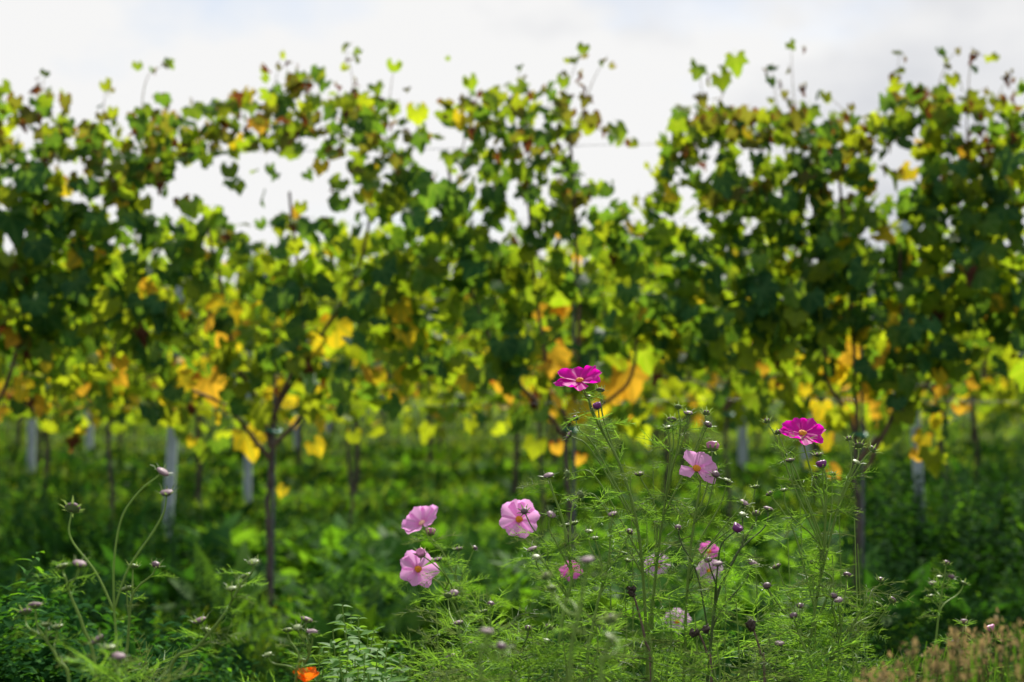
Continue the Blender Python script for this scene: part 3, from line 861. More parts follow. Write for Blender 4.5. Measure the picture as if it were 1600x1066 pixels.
eN[high] = np.stack([r1.normal(0, .6, high.sum()), -0.7 + r1.normal(0, .35, high.sum()), 0.4 + r1.normal(0, .5, high.sum())], 1)
eT = np.stack([r1.normal(0, .45, ne), np.full(ne, -.2), np.full(ne, -.9)], 1)
eR = frames(eT, eN)
es = e[:, 2] * 0.86
et = r1.integers(0, len(LEAF_T), ne); et[e[:, 3] == 5] = len(LEAF_T)
ep = ep - eR[:, :, 1] * (es * .35)[:, None]
glow = [(a, b, z) for a, b, z, c in e if b > 420 and c in (3, 4)]
gone = np.zeros(len(d1[0]), bool)
for a, b, z in glow:
    near = ((d1[5] - a) ** 2 + (d1[6] - b) ** 2 < (z * 400 * .62) ** 2) & (d1[0][:, 1] < ROW0 + .2)
    above = (np.abs(d1[5] - a) < z * 260) & (d1[6] < b) & (d1[6] > b - 110) & (d1[0][:, 1] > ROW0 + .05)
    gone |= (near & (r1.random(len(gone)) < .9)) | (above & (r1.random(len(gone)) < .5))
d1 = tuple(a[~gone] for a in d1)
d1 = tuple(np.concatenate([a, b]) for a, b in zip((ep, eR, es, et, e[:, 3].astype(int), e[:, 0], e[:, 1]), d1))
hang_leaves(front, d1, 300)
for px, lab in ((-27, 'dark metal rod beside the vine trunk at the left edge'), (427, 'dark metal rod tied to the forked grapevine trunk'), (895, 'dark metal rod rising below the highest magenta cosmos'),
                (1345, 'dark metal rod beside the vine trunk behind the right magenta cosmos')):
    stake(px, ROW0 + .03, 1.35 if px != 427 else 0.95, lab)

# second row
second = []
S2 = [(-85, 'second row grapevine beyond the left edge of the photo'), (172, 'second row grapevine left of the pale steel post'), (546, 'second row grapevine right of the forked front trunk, its slim trunk bare'),
      (845, 'second row grapevine just left of the highest magenta cosmos'), (1136, 'second row grapevine above the pale pink cosmos, with two dark arms'), (1475, 'second row grapevine near the pale post on the right'), (1770, 'second row grapevine beyond the right edge of the photo')]
for i, (px, lab) in enumerate(S2):
    z = lambda a, b: (px + a, b)
    arms = [[(px, 640, 0), (px - 40, 600, 0), (px - 130, 585, 0)], [(px, 640, 0), (px + 40, 596, 0), (px + 135, 580, 0)], [(px - 60, 592, 0), (px - 70, 500, 0), (px - 60, 380, 0)], [(px + 60, 588, 0), (px + 75, 480, 0), (px + 62, 370, 0)], [(px, 636, 0), (px + 5, 520, 0), (px - 6, 375, 0)]]
    second.append(vine(1, px, lab, 'grapevines of the second row', [(px + 4, 780), (px - 3, 700), (px, 640)], arms, tie=i % 2 == 0, seed=i + 30))
r2 = np.random.default_rng(5)
hang_leaves(second, row_leaves(1, 1750, r2), 300)

# rows farther back: trunk, two arms and a mass of leaves each; four meshes shared by all
far_leaf = simple_leaf(0.95, 0.3, -0.3, 1)
def far_foliage(seed):
    r = np.random.default_rng(seed)
    n = 420
    x = r.uniform(-.68, .68, n); zt = 1.86 + .1 * noise1(x * 6, seed); z = 0.66 + (zt - .66) * r.random(n) ** 0.9; y = r.normal(0, .16, n)
    p = np.stack([x, y, z], 1)
    R = leaf_pose(n, y, r)
    low = np.clip((1.25 - z) / .5, 0, 1)
    u = r.random(n)
    col = np.where(u < .24 - .1 * low, 0, np.where(u < .62 - .12 * low, 1, np.where(u < .93 - .14 * low, 2, np.where(u < .96 - .06 * low, 3, 4))))
    s = r.uniform(.09, .15, n)
    b = MB()
    scatter(b, far_leaf, R, p, s, col)
    return b.mesh('far_vine_foliage', VINE)
FAR = [far_foliage(s) for s in range(60, 65)]
def far_wood(seed):
    b = MB()
    path, rr = knotty([(0, 0, -.05), (.02, 0, .4), (-.01, 0, .8)], .022, .016, 6, .2, seed)
    tube(b, path, rr, 6)
    t = b.mesh('far_trunk', BARK)
    a = []
    for sgn in (-1, 1):
        b = MB(); path, rr = knotty([(-.01, 0, .79), (sgn * .2, 0, .88), (sgn * .6, 0, .9)], .012, .007, 5, .15, seed)
        tube(b, path, rr, 5); a.append(b.mesh('far_arm', CANE))
    return t, a
FARW = [far_wood(s) for s in range(70, 73)]
k = 0
for row in range(2, NROWS):
    Y = ROW0 + row * ROWGAP
    half = Y * 0.37 + 0.8
    x = -half + rng.uniform(0, .5)
    while x < half:
        zz = float(ground_z(x, Y))
        t = thing('grapevine', (x, Y, zz), 'grapevine with slim trunk and yellowing leaves in the rows farther back' if row < 5 else 'distant grapevine glimpsed beneath the nearer rows', 'grapevine', 'grapevines of rows three to five' if row < 5 else 'grapevines of the last rows')
        tr, am = FARW[k % 3]
        link('trunk', tr, t)
        for a in am: link('cane', a, t)
        f = link('foliage', FAR[(k * 7 + row) % 5], t, 'stuff')
        if k % 2: f.scale = (-1, 1, 1)
        f.scale = (f.scale[0] * 1.0, 1.0, float(rng.uniform(.95, 1.05)))
        k += 1
        x += 1.14 + rng.uniform(-.05, .05)

# ------------------------------------------------------------------ cosmos
def filament(r, start, direction, L, w, seg=3, curl=0.3):
    """thin ribbon"""
    d = nrm(direction); up = nrm(r.normal(0, 1, 3)); side = nrm(np.cross(d, up)); bend = nrm(np.cross(side, d)) * curl * r.uniform(-1, 1)
    V, Fs = [], []
    for i in range(seg + 1):
        t = i / seg
        c = start + d * L * t + bend * L * t * t
        hw = w * (1 - .75 * t)
        V += [c - side * hw, c + side * hw]
    for i in range(seg):
        a = 2 * i
        Fs.append((a, a + 1, a + 3, a + 2))
    V = np.array(V)
    return V, np.array(Fs), np.zeros((len(V), 2))

def feather_leaf(seed, pairs=6):
    """cosmos leaf of length 1 along +Y: a midrib with pairs of thread-like leaflets"""
    r = np.random.default_rng(seed)
    parts = []
    w = 0.0105
    mid = lambda t: np.array([0.06 * math.sin(t * 3 + seed), t, 0.18 * t - 0.4 * t * t])
    ts = np.linspace(0, 1, 8)
    c = np.array([mid(t) for t in ts])
    for off in ((w, 0, 0), (0, 0, w)):
        V = np.empty((16, 3)); hw = np.array(off)
        for i in range(8):
            V[2 * i] = c[i] - hw * (1.2 - ts[i] * .7); V[2 * i + 1] = c[i] + hw * (1.2 - ts[i] * .7)
        parts.append((V, np.array([(2 * i, 2 * i + 1, 2 * i + 3, 2 * i + 2) for i in range(7)]), np.zeros((16, 2))))
    for i in range(pairs):
        t = 0.18 + 0.8 * i / pairs
        for sg in (-1, 1):
            L = (0.46 - 0.25 * t) * r.uniform(.75, 1.2)
            d = np.array([sg * r.uniform(.6, 1.0), r.uniform(.6, 1.0), r.normal(.1, .28)])
            parts.append(filament(r, mid(t), d, L, w, 3, .4))
            if L > .2:
                for q in (0.35, 0.62):
                    if r.random() < .8:
                        s0 = mid(t) + nrm(d) * L * q
                        parts.append(filament(r, s0, nrm(d) + r.normal(0, .55, 3) + np.array([0, .5, 0]), L * .5, w * .85, 2, .3))
    return combine(parts)
FEATHERS = [feather_leaf(s, p) for s, p in ((1, 6), (2, 7), (3, 5), (4, 6), (5, 8), (6, 4), (7, 6), (8, 5))]

def add_feathers(mb, pos, dirs, size, r, drop=0.0):
    k = len(pos)
    if not k: return
    pos = np.asarray(pos); dirs = nrm(np.asarray(dirs))
    nor = np.array([0, 0, 1.0]) + r.normal(0, .35, (k, 3))
    R = frames(dirs, nor)
    ti = r.integers(0, len(FEATHERS), k)
    for i, tp in enumerate(FEATHERS):
        w = ti == i
        scatter(mb, tp, R[w], pos[w], np.asarray(size)[w], (r.random(int(w.sum())) < .28).astype(int))

def lathe(prof, ns=10):
    V, Fs = [], []
    for (rr, z) in prof:
        for j in range(ns):
            a = 2 * math.pi * j / ns
            V.append((rr * math.cos(a), rr * math.sin(a), z))
    for i in range(len(prof) - 1):
        for j in range(ns):
            q = (j + 1) % ns
            Fs.append((i * ns + j, i * ns + q, (i + 1) * ns + q, (i + 1) * ns + j))
    return np.array(V), np.array(Fs)

def bud_mesh(kind, mat, seed):
    r = np.random.default_rng(seed)
    b = MB()
    if kind == 'closed':
        prof = [(.0, -.1), (.62, .0), (.95, .28), (1.0, .55), (.82, .85), (.45, 1.05), (.0, 1.1)]
    elif kind == 'flat':
        prof = [(.0, -.1), (.7, .02), (1.15, .25), (1.2, .45), (.95, .66), (.5, .78), (.0, .8)]
    elif kind == 'opening':
        prof = [(.0, -.1), (.65, .0), (1.0, .35), (1.08, .8), (1.15, 1.3), (.85, 1.55), (.5, 1.35), (.0, 1.2)]
    else:
        prof = [(.0, -.2), (.5, .0), (1.0, .3), (.75, .6), (1.1, .8), (.5, 1.0), (.0, .9)]
    V, Fs = lathe(prof, 14)
    a = np.arctan2(V[:, 1], V[:, 0])
    k = 8 if kind != 'dead' else 5
    amp = {'closed': .06, 'flat': .06, 'opening': .16, 'dead': .4}[kind]
    f = 1 + amp * np.cos(a * k / 1.0 + (V[:, 2] * 1.5 if kind == 'opening' else 0)) * np.clip(V[:, 2], 0, 1)
    V[:, 0] *= f; V[:, 1] *= f
    V += r.normal(0, .03 if kind != 'dead' else .14, V.shape)
    b.add(V, Fs)
    return b.mesh('cosmos_bud', mat)

def calyx_mesh(seed, L=1.7, spread_=0.75):
    """green cup with pointed bracts that stick out"""
    r = np.random.default_rng(seed)
    b = MB()
    ns = 16
    rings = [(.25, -.32), (.75, -.08), (1.04, .12)]
    V, Fs = lathe(rings, ns)
    V = list(V); Fs = [tuple(f) for f in Fs]
    for j in range(0, ns, 2):
        a0, a1 = 2 * ns + j, 2 * ns + (j + 1) % ns
        a = 2 * math.pi * (j + .5) / ns
        ll = L * r.uniform(.65, 1.15); sp_ = spread_ + r.normal(0, .3)
        out = np.array([math.cos(a), math.sin(a), 0])
        midp = out * (1.0 + .45 * ll * math.cos(sp_)) + np.array([0, 0, .1 + .5 * ll * math.sin(sp_)])
        endp = out * (1.0 + ll * math.cos(sp_)) + np.array([0, 0, .1 + ll * math.sin(sp_) * .8]) + r.normal(0, .15, 3)
        tang = np.array([-math.sin(a), math.cos(a), 0]) * .17
        n0 = len(V)
        V += [midp - tang, midp + tang, endp]
        Fs += [(a0, a1, n0 + 1, n0), (n0, n0 + 1, n0 + 2, n0 + 2)]
    q = [f for f in Fs if len(set(f)) == 4]; t3 = [f[:3] for f in Fs if len(set(f)) == 3]
    b.add(np.array(V), q)
    b.F.append(np.array(t3)); b.M.append(np.zeros(len(t3), int))
    return b.mesh('cosmos_calyx', BRACT)
CALYX = [calyx_mesh(s, L, sp_) for s, L, sp_ in ((1, 1.9, .5), (2, 2.4, .75), (3, 1.7, .3), (4, 2.1, .95))]
BUDS = {k: [bud_mesh(sh, m, s) for s in (1, 2)] for k, sh, m in (
    ('pale', 'flat', BUD_PALE), ('dark', 'closed', BUD_DARK), ('green', 'flat', BUD_GREEN), ('purple', 'opening', BUD_PURPLE), ('pink', 'opening', BUD_PINK), ('dead', 'dead', BUD_DEAD))}
BUD_R = {'pale': .0068, 'dark': .0062, 'green': .0056, 'purple': .0066, 'pink': .0080, 'dead': .0085}

def align(d, twist=0.0):
    d = Vector(d).normalized()
    return d.to_track_quat('Z', 'Y').to_matrix().to_4x4() @ Matrix.Rotation(twist, 4, 'Z')

def add_bud(root, base, pos, d, kind, size, r):
    o = link('bud', BUDS[kind][int(r.integers(2))], root)
    rad = BUD_R[kind] * size * float(r.uniform(.92, 1.1))
    o.matrix_local = Matrix.Translation(Vector(pos - base)) @ align(d, float(r.random() * 6)) @ Matrix.Scale(rad, 4)
    if kind != 'dead':
        c = link('calyx', CALYX[int(r.integers(4))], o)
    return o

def petal_mesh(seed, L, W, cup, mat, narrow=1.0, wave=.05):
    """broad petal with a toothed tip, along +Y, grid 7 x 6"""
    r = np.random.default_rng(seed)
    nu, nv = 7, 8
    V, U = [], []
    for j in range(nv):
        v = j / (nv - 1)
        hw = W * .5 * (0.16 + 0.84 * math.sin(min(1.0, v * 1.12) * math.pi * .5) ** 1.1) * (1 - .30 * max(0, v - .78) / .22) * narrow
        for i in range(nu):
            u = i / (nu - 1) * 2 - 1
            yy = v * L
            if v > .6:
                k = (v - .6) / .4
                yy -= L * k * (.22 * u * u + .03 * (1 - math.cos(u * math.pi * 3)) * .5)
            z = cup * L * v * v + .10 * W * abs(u) ** 2 * v + wave * L * v * math.sin(u * 4 + seed) + .012 * L * math.cos(u * math.pi * 4) * v
            V.append((u * hw, yy, z)); U.append((u, v))
    V = np.array(V); V[:, 2] += r.normal(0, .006 * L, len(V)) * V[:, 1] / L
    Fs = [(j * nu + i, j * nu + i + 1, (j + 1) * nu + i + 1, (j + 1) * nu + i) for j in range(nv - 1) for i in range(nu - 1)]
    b = MB(); b.add(V, Fs, np.array(U))
    return b.mesh('cosmos_petal', mat)

def disc_mesh(mat):
    b = MB()
    V, Fs = lathe([(.0, .62), (.35, .6), (.72, .45), (.98, .2), (1.0, .0), (.8, -.15)], 14)
    V += np.random.default_rng(3).normal(0, .045, V.shape)
    b.add(V, Fs)
    return b.mesh('flower_disc', mat)
DISC_M, DISC_P = disc_mesh(DISC), disc_mesh(DISC_PALE)

def add_flower(root, base, pos, normal, R, mat, r, n=8, W=1.0, cups=None, disc=True, twist=0.0, skip=(), droop=0.0):
    f = link('flower', CALYX[2], root)
    M = Matrix.Translation(Vector(pos - base)) @ align(normal, twist)
    FM = M @ Matrix.Translation((0, 0, -.0042)) @ Matrix.Scale(.0052, 4)
    f.matrix_local = FM
    inv = FM.inverted()
    for i in range(n):
        if i in skip: continue
        cup = float(r.normal(.05, .12)) if cups is None else cups[i % len(cups)]
        L = R * float(r.uniform(.92, 1.06)); 
        me = petal_mesh(int(r.integers(1e6)), L, R * .86 * W, cup, mat, float(r.uniform(.88, 1.08)))
        o = link('petal', me, f)
        a = 2 * math.pi * i / n + float(r.normal(0, .07))
        o.matrix_local = inv @ M @ Matrix.Rotation(a, 4, 'Z') @ Matrix.Translation((0, .0025, .0006 * (i % 2) + .0003 * i)) @ Matrix.Rotation(float(r.normal(.04, .06)) - droop, 4, 'X')
    d = link('disc', DISC_M if disc is True else DISC_P, f)
    d.matrix_local = inv @ M @ Matrix.Translation((0, 0, .0015)) @ Matrix.Scale(.0068 if R > .03 else .0058, 4)
    return f

def cosmos(label, Y, main, ends, leaves=16, size=1.0, seed=0, flowers=(), leaf_len=.10, dark=False, thick=1.0, group='cosmos plants in the foreground', cat='cosmos', leaf_low=None, dens=.60, node_leaves=2):
    """main: photo pixels up the main stem; ends: (px, py, bud kind, attach 0..1, dY, [via points]); flowers: (px, py, normal, R, material, attach, kwargs)"""
    r = np.random.default_rng(1000 + seed)
    top = [P(a, b, Y) for a, b in main]
    base = np.array([top[0][0] + .02 * r.normal(), Y + .03 * r.normal(), 0.0]); base[2] = float(ground_z(base[0], base[1])) - .02
    t = thing('cosmos_plant', base, label, cat, group)
    ctrl = [base] + ([] if top[0][2] < .2 else [base * .5 + top[0] * .5 + np.array([.01 * r.normal(), .01 * r.normal(), 0])]) + top
    path = smooth_path(ctrl, 9)
    sb = MB()
    tube(sb, path, [0.0030 * thick, 0.0026 * thick, 0.0020 * thick, 0.0012 * thick], 6, 1 if dark else 0, base)
    seglen = np.concatenate([[0], np.cumsum(np.linalg.norm(np.diff(path, axis=0), axis=1))]); seglen /= seglen[-1]
    # parameter 0..1 runs over the visible part of the stem (from main[0] to main[-1])
    i0 = np.argmin(np.linalg.norm(path - top[0], axis=1)); s0 = seglen[i0]
    def at(q):
        s = s0 + (1 - s0) * q
        return np.array([np.interp(s, seglen, path[:, k]) for k in range(3)])
    nodes = []
    tops = []
    def branch(end, att, via, rad=0.0011):
        st = at(att)
        d0 = nrm(at(min(1, att + .05)) - at(max(0, att - .05)))
        if via is None:
            L = np.linalg.norm(end - st)
            c1 = st + d0 * L * .35 + (end - st) * .12 + r.normal(0, .05, 3) * L
            c2 = end - np.array([0, 0, 1.0]) * L * .30 + (st - end) * .08 + r.normal(0, .04, 3) * L
            tt = np.linspace(0, 1, 12)[:, None]
            pth = (1 - tt) ** 3 * st + 3 * (1 - tt) ** 2 * tt * c1 + 3 * (1 - tt) * tt ** 2 * c2 + tt ** 3 * end
        else:
            pth = smooth_path([st] + list(via) + [end], 6)
        tube(sb, pth, [rad * 1.35 * thick, rad * thick], 6, 1 if dark else 0, base)
        nodes.append((st, d0)); nodes.append((pth[len(pth) // 2], nrm(pth[len(pth) // 2 + 1] - pth[len(pth) // 2])))
        return nrm(pth[-1] - pth[-2])
    for e_ in ends:
        a, b, kind, att, dY = e_[:5]
        via = [P(v[0], v[1], Y + dY * (i + 1) / (len(e_[5]) + 1)) for i, v in enumerate(e_[5])] if len(e_) > 5 else None
        end = P(a, b, Y + dY)
        if kind == 'main':
            continue
        d = branch(end, att, via)
        add_bud(t, base, end + d * .003, nrm(d + np.array([0, 0, .45])) + r.normal(0, .2, 3), kind, size, r)
        if r.random() < .5:
            tops.append((end - d * .03, r.normal(0, 1, 3) + np.array([0, 0, .5])))
    for (a, b, normal, R, mat, att, kw) in flowers:
        end = P(a, b, Y + kw.get('dY', 0)); n = nrm(normal)
        via = kw.get('via'); via = [P(v[0], v[1], Y + kw.get('dY', 0) * .7) for v in via] if via else None
        branch(end - n * .006, att, via, 0.0010)
        add_flower(t, base, end, n, R, mat, r, **{k: v for k, v in kw.items() if k not in ('via', 'dY')})
    link('stem', sb.mesh('cosmos_stem', [STEM, STEM_DARK]), t)
    fb = MB()
    pos, dirs, sz = [], [], []
    lo = -.35 if leaf_low is None else leaf_low
    leaves = int(round(leaves * dens))
    for i in range(leaves):
        q = lo + (1.0 - lo) * ((i // 2 * 2) + .5) / leaves + .02 * r.normal()
        s = max(0.02, s0 + (1 - s0) * q) if q < 0 else s0 + (1 - s0) * q
        p = np.array([np.interp(s, seglen, path[:, k]) for k in range(3)])
        a = (i // 2) * 1.57 + (i % 2) * math.pi + r.normal(0, .5)
        pos.append(p); dirs.append((math.cos(a), math.sin(a), r.uniform(.15, .9))); sz.append(leaf_len * r.uniform(.7, 1.25) * (1.1 - .5 * max(0, q)))
    for (p, d0) in nodes:
        for q in range(node_leaves):
            a = r.random() * 6.28
            pos.append(p); dirs.append((math.cos(a), math.sin(a), r.uniform(.2, 1.0))); sz.append(leaf_len * r.uniform(.3, .65))
    for p, d in tops:
        pos.append(p); dirs.append(d); sz.append(leaf_len * r.uniform(.15, .3))
    if pos:
        add_feathers(fb, np.array(pos) - base, dirs, sz, r)
        link('foliage', fb.mesh('cosmos_foliage', [FEATHER, FEATHER_GREY]), t, 'stuff')
    return t

# --- flowering plants
cosmos('tall cosmos with a magenta flower on top, highest of all the flowers', 2.32, [(1012, 1066), (1000, 850), (972, 735), (936, 665), (920, 625), (911, 606)],
       [(935, 641, 'purple', .72, -.01, [(940, 668)]), (938, 614, 'pale', .70, .02, [(944, 660)]), (900, 658, 'dark', .52, .03, [(930, 700), (905, 672)]), (893, 682, 'pale', .50, .03, [(925, 705)]), (920, 624, 'green', .85, 0), (890, 740, 'green', .4, .05, [(930, 745)]), (905, 778, 'green', .35, .05, [(935, 780)])], 20,
       flowers=[(906, 596, (-.12, -.50, .86), .040, MAGENTA, .95, dict(cups=[.02, .12, .0, .2, .05, .1], twist=.3, W=.82))], seed=1)
cosmos('cosmos with a magenta flower at right, in front of yellow vine leaves', 2.34, [(1262, 1066), (1284, 880), (1288, 800), (1268, 740), (1256, 695)],
       [(1285, 733, 'purple', .35, -.02, [(1290, 820), (1287, 765)]), (1200, 662, 'dark', .55, .05, [(1240, 760), (1215, 690)]), (1217, 680, 'dark', .58, .04, [(1245, 740), (1225, 700)]), (1235, 724, 'pale', .55, -.02, [(1262, 790), (1240, 745)]), (1280, 715, 'pale', .5, .02, [(1292, 760)]),
        (1327, 690, 'dark', .42, .05, [(1312, 780), (1330, 730)]), (1342, 700, 'pale', .4, .04, [(1310, 790), (1338, 725)]), (1360, 706, 'dark', .38, .0, [(1312, 790), (1345, 725)]), (1336, 726, 'green', .4, -.04, [(1315, 775)]), (1300, 745, 'green', .5, .06), (1225, 770, 'green', .45, -.05), (1205, 775, 'pale', .3, .06, [(1240, 830)])], 26,
       flowers=[(1254, 678, (-.02, -.62, .78), .037, MAGENTA, .97, dict(cups=[.1, .0, .15, .3, .1, .0], twist=.1, W=.88))], seed=2)
cosmos('cosmos with one open pale pink flower facing the camera, below the bending vine row', 2.34, [(1068, 1066), (1072, 950), (1080, 850), (1093, 765), (1095, 750)],
       [(1113, 706, 'pink', .8, .03, [(1105, 760)]), (1117, 746, 'dark', .78, -.03, [(1105, 790)]), (1160, 790, 'pale', .5, 0, [(1110, 850)]), (1180, 765, 'green', .45, .06), (1135, 755, 'green', .5, .05)], 18,
       flowers=[(1088, 733, (.16, -.72, .62), .036, PINK, .98, dict(cups=[.02, .05, -.03, .1, .0], n=7, skip=(1, 3), W=1.0, twist=.2))], seed=3)
cosmos('cosmos of pale buds beside the pale pink flower, its stems spread like a fan', 2.38, [(1010, 1066), (1030, 850), (1048, 740), (1062, 700), (1076, 655)],
       [(1075, 650, 'pale', .95, 0), (1103, 650, 'dark', .62, .02, [(1080, 715), (1098, 672)]), (1104, 668, 'dark', .62, -.02, [(1085, 710)]), (1050, 660, 'pale', .7, .03, [(1052, 700)]), (1044, 672, 'green', .68, -.02), (1060, 640, 'green', .7, .02, [(1062, 680)]), (1000, 745, 'pale', .4, 0, [(1025, 800)])], 24, seed=4)
cosmos('cosmos with a pale pink flower seen from its side, left group, upper flower', 2.75, [(760, 1000), (720, 920), (690, 860), (672, 840)],
       [(673, 838, 'pink', .95, .02), (740, 860, 'dark', .5, 0, [(722, 900)]), (717, 862, 'pale', .55, -.02)], 14,
       flowers=[(660, 818, (-.42, -.50, .76), .041, PINK, .85, dict(cups=[.22, .3, .12, .3], n=8, W=1.05, disc=None, via=[(672, 845)], skip=(5,)))], seed=5)
cosmos('cosmos with a pale pink open flower and a purple bud over it, lower left', 2.65, [(740, 1020), (715, 960), (690, 915), (668, 900)],
       [(685, 878, 'pale', .6, -.05, [(705, 915)]), (660, 868, 'pink', .75, -.12, [(700, 905), (678, 882)]), (710, 930, 'pale', .4, -.08, [(722, 970)])], 14,
       flowers=[(653, 890, (.22, -.84, .42), .037, PINK, .9, dict(cups=[.1, .18, .02, .15], n=8, W=1.05, skip=(6,), twist=.4))], seed=6)
cosmos('cosmos with a round pale pink flower and a dark bud over its orange centre', 2.62, [(905, 1040), (880, 940), (850, 880), (830, 838)],
       [(820, 801, 'dark', .75, -.14, [(855, 855), (832, 825)]), (818, 841, 'dark', .7, .02, [(840, 860)])], 16,
       flowers=[(811, 812, (.06, -.90, .36), .037, PINK, .97, dict(cups=[.06, .12, .0, .1], n=8, W=1.12, twist=.2))], seed=7)
cosmos('cosmos with a small rose pink flower half hidden among the stems', 2.85, [(920, 1020), (905, 950), (895, 905)], [], 12,
       flowers=[(893, 893, (-.1, -.8, .55), .022, ROSE, .97, dict(cups=[.2, .1], n=8, twist=.6))], seed=8)
for i, (px, py, lab, mat) in enumerate(((1028, 885, 'cosmos with a blurred lilac flower behind the fan of stems', LILAC), (1108, 893, 'cosmos with a blurred lilac flower behind the purple bud', LILAC),
                                        (1058, 972, 'cosmos with a low lilac flower among feathery leaves', LILAC), (1107, 862, 'cosmos with a small rose flower low behind the pink one', ROSE))):
    cosmos(lab, 3.0, [(px + 10, 1066), (px + 4, py + 30)], [], 10, flowers=[(px, py, (.1 * i - .2, -.75, .5), .028 if mat is LILAC else .02, mat, .97, dict(n=8, cups=[.25, .1, .35]))], seed=20 + i)
# --- budding plants
cosmos('cosmos of buds with a forked green stem, right of the round pale pink flower', 2.25, [(868, 1066), (880, 960), (893, 905), (886, 850), (880, 815), (864, 770), (859, 756)],
       [(858, 748, 'pale', .96, 0), (905, 776, 'green', .62, .03, [(893, 800)]), (860, 808, 'pale', .55, -.03, [(870, 850), (858, 825)]), (834, 862, 'pale', .42, -.02, [(858, 890)]), (884, 826, 'green', .6, .02), (898, 822, 'green', .62, .04), (838, 875, 'green', .4, -.05)], 18, seed=30, thick=1.1)
cosmos('cosmos with one pale bud on a straight stem, centre of the feathery mass', 2.24, [(915, 1066), (930, 960), (950, 880), (955, 818)],
       [(957, 808, 'pale', .97, 0), (982, 836, 'dark', .7, 0, [(965, 870)]), (930, 845, 'green', .6, -.02, [(940, 880)]), (920, 835, 'green', .62, .02), (980, 880, 'green', .5, .05)], 20, seed=31, thick=1.1)
cosmos('cosmos with an opening purple bud on a slim dark stem, below the pale pink flower', 2.28, [(1105, 1066), (1120, 935), (1150, 870), (1178, 818)],
       [(1182, 808, 'dark', .97, 0), (1147, 831, 'purple', .45, -.04, [(1122, 880), (1128, 850)]), (1060, 829, 'dark', .22, -.02, [(1090, 900), (1065, 850)]), (1160, 808, 'green', .8, .02), (1108, 880, 'dark', .42, -.05), (1121, 886, 'pale', .42, -.08), (1175, 885, 'pale', .3, .02), (1200, 800, 'pale', .7, .05)], 22, seed=32, dark=True)
cosmos('cosmos with dark buds forking at right, nearest the dry grass', 2.26, [(1294, 1066), (1308, 1020), (1345, 955), (1368, 920)],
       [(1375, 911, 'dark', .97, 0), (1391, 942, 'dark', .25, .02, [(1340, 1000), (1370, 972)]), (1302, 935, 'dark', .36, -.04, [(1308, 980), (1300, 950)]), (1323, 904, 'dark', .3, .05, [(1316, 970)]), (1370, 948, 'green', .5, .03), (1310, 942, 'pale', .35, -.02)], 20, seed=33)
cosmos('cosmos with two dark buds on one stem, left of the forking dark buds', 2.2, [(1272, 1066), (1256, 1010), (1244, 980)],
       [(1250, 952, 'dark', .9, 0), (1241, 967, 'dark', .95, -.02), (1220, 1010, 'pale', .4, .02)], 16, seed=34)
cosmos('cosmos with a dark bud high on a long stem, below the right magenta flower', 2.36, [(1240, 1066), (1290, 940), (1300, 905), (1280, 890)],
       [(1272, 883, 'dark', .98, 0), (1215, 890, 'pale', .4, .05, [(1240, 950)]), (1200, 920, 'dark', .3, .02, [(1225, 980)]), (1175, 880, 'green', .35, .05, [(1220, 950)])], 22, seed=35)
cosmos('cosmos with a pale closed bud, left end of the feathery mass', 2.2, [(728, 1066), (724, 1020), (718, 990)],
       [(717, 978, 'pale', .97, 0), (706, 1030, 'pale', .5, .02), (700, 935, 'green', .8, .1)], 18, seed=36)
cosmos('cosmos with a dark ribbed bud, below the round pale pink flower', 2.26, [(775, 1066), (768, 1000), (766, 958)],
       [(766, 949, 'dark', .97, 0), (757, 960, 'green', .85, .02), (740, 1010, 'pale', .3, 0)], 18, seed=37)
cosmos('cosmos with a dark bud on a thin dark stem leaning right', 2.2, [(798, 1066), (810, 1030), (824, 995)],
       [(825, 987, 'dark', .97, 0), (856, 985, 'dark', .4, .05, [(845, 1020)]), (852, 1005, 'green', .3, .02)], 16, seed=38, dark=True)
# --- near, out of focus
cosmos('blurred cosmos bud close to the camera, lowest in the middle', 1.45, [(752, 1066), (758, 1010)], [(760, 994, 'pale', .9, 0), (782, 1018, 'dark', .5, .1)], 4, size=.95, seed=40, leaf_len=.05)
cosmos('blurred cosmos bud close to the camera, over the small rose flower', 1.55, [(890, 1066), (905, 960), (916, 895)], [(918, 882, 'pale', .97, 0), (856, 905, 'dark', .6, .15, [(880, 950)]), (862, 925, 'green', .55, .12)], 6, size=.95, seed=41, leaf_len=.05)
cosmos('blurred green cosmos bud close to the camera, right of the middle', 1.45, [(940, 1080), (945, 1030), (950, 1005)], [(952, 1003, 'green', .9, 0), (956, 975, 'dark', .7, .1)], 4, size=1.0, seed=42, leaf_len=.05)
# --- left group
cosmos('cosmos at left with three long stems arching from one node', 1.95, [(186, 1066), (182, 1000), (178, 950)],
       [(250, 742, 'pale', .98, 0, [(178, 880), (190, 810), (218, 768)]), (260, 776, 'pale', .98, -.02, [(200, 890), (240, 830), (256, 800)]), (112, 800, 'pale', .96, .02, [(150, 895), (110, 840)])], 3, size=1.2, seed=50, leaf_len=.07, thick=1.05, node_leaves=0)
cosmos('cosmos at left with small pale buds, crossing behind the arching stems', 2.05, [(198, 1066), (200, 1000), (206, 935), (222, 910)],
       [(242, 888, 'dark', .95, 0), (208, 890, 'green', .75, .02), (198, 925, 'green', .6, 0)], 5, size=1.1, seed=51, thick=1.0, node_leaves=1, leaf_len=.07)
cosmos('cosmos leaning left with a fat pale bud, under the left arching stem', 1.9, [(150, 1066), (130, 980), (110, 930), (102, 900)],
       [(123, 887, 'pale', .85, -.05), (98, 890, 'green', .96, .02)], 5, size=1.2, seed=52, thick=1.0, node_leaves=1, leaf_len=.08)
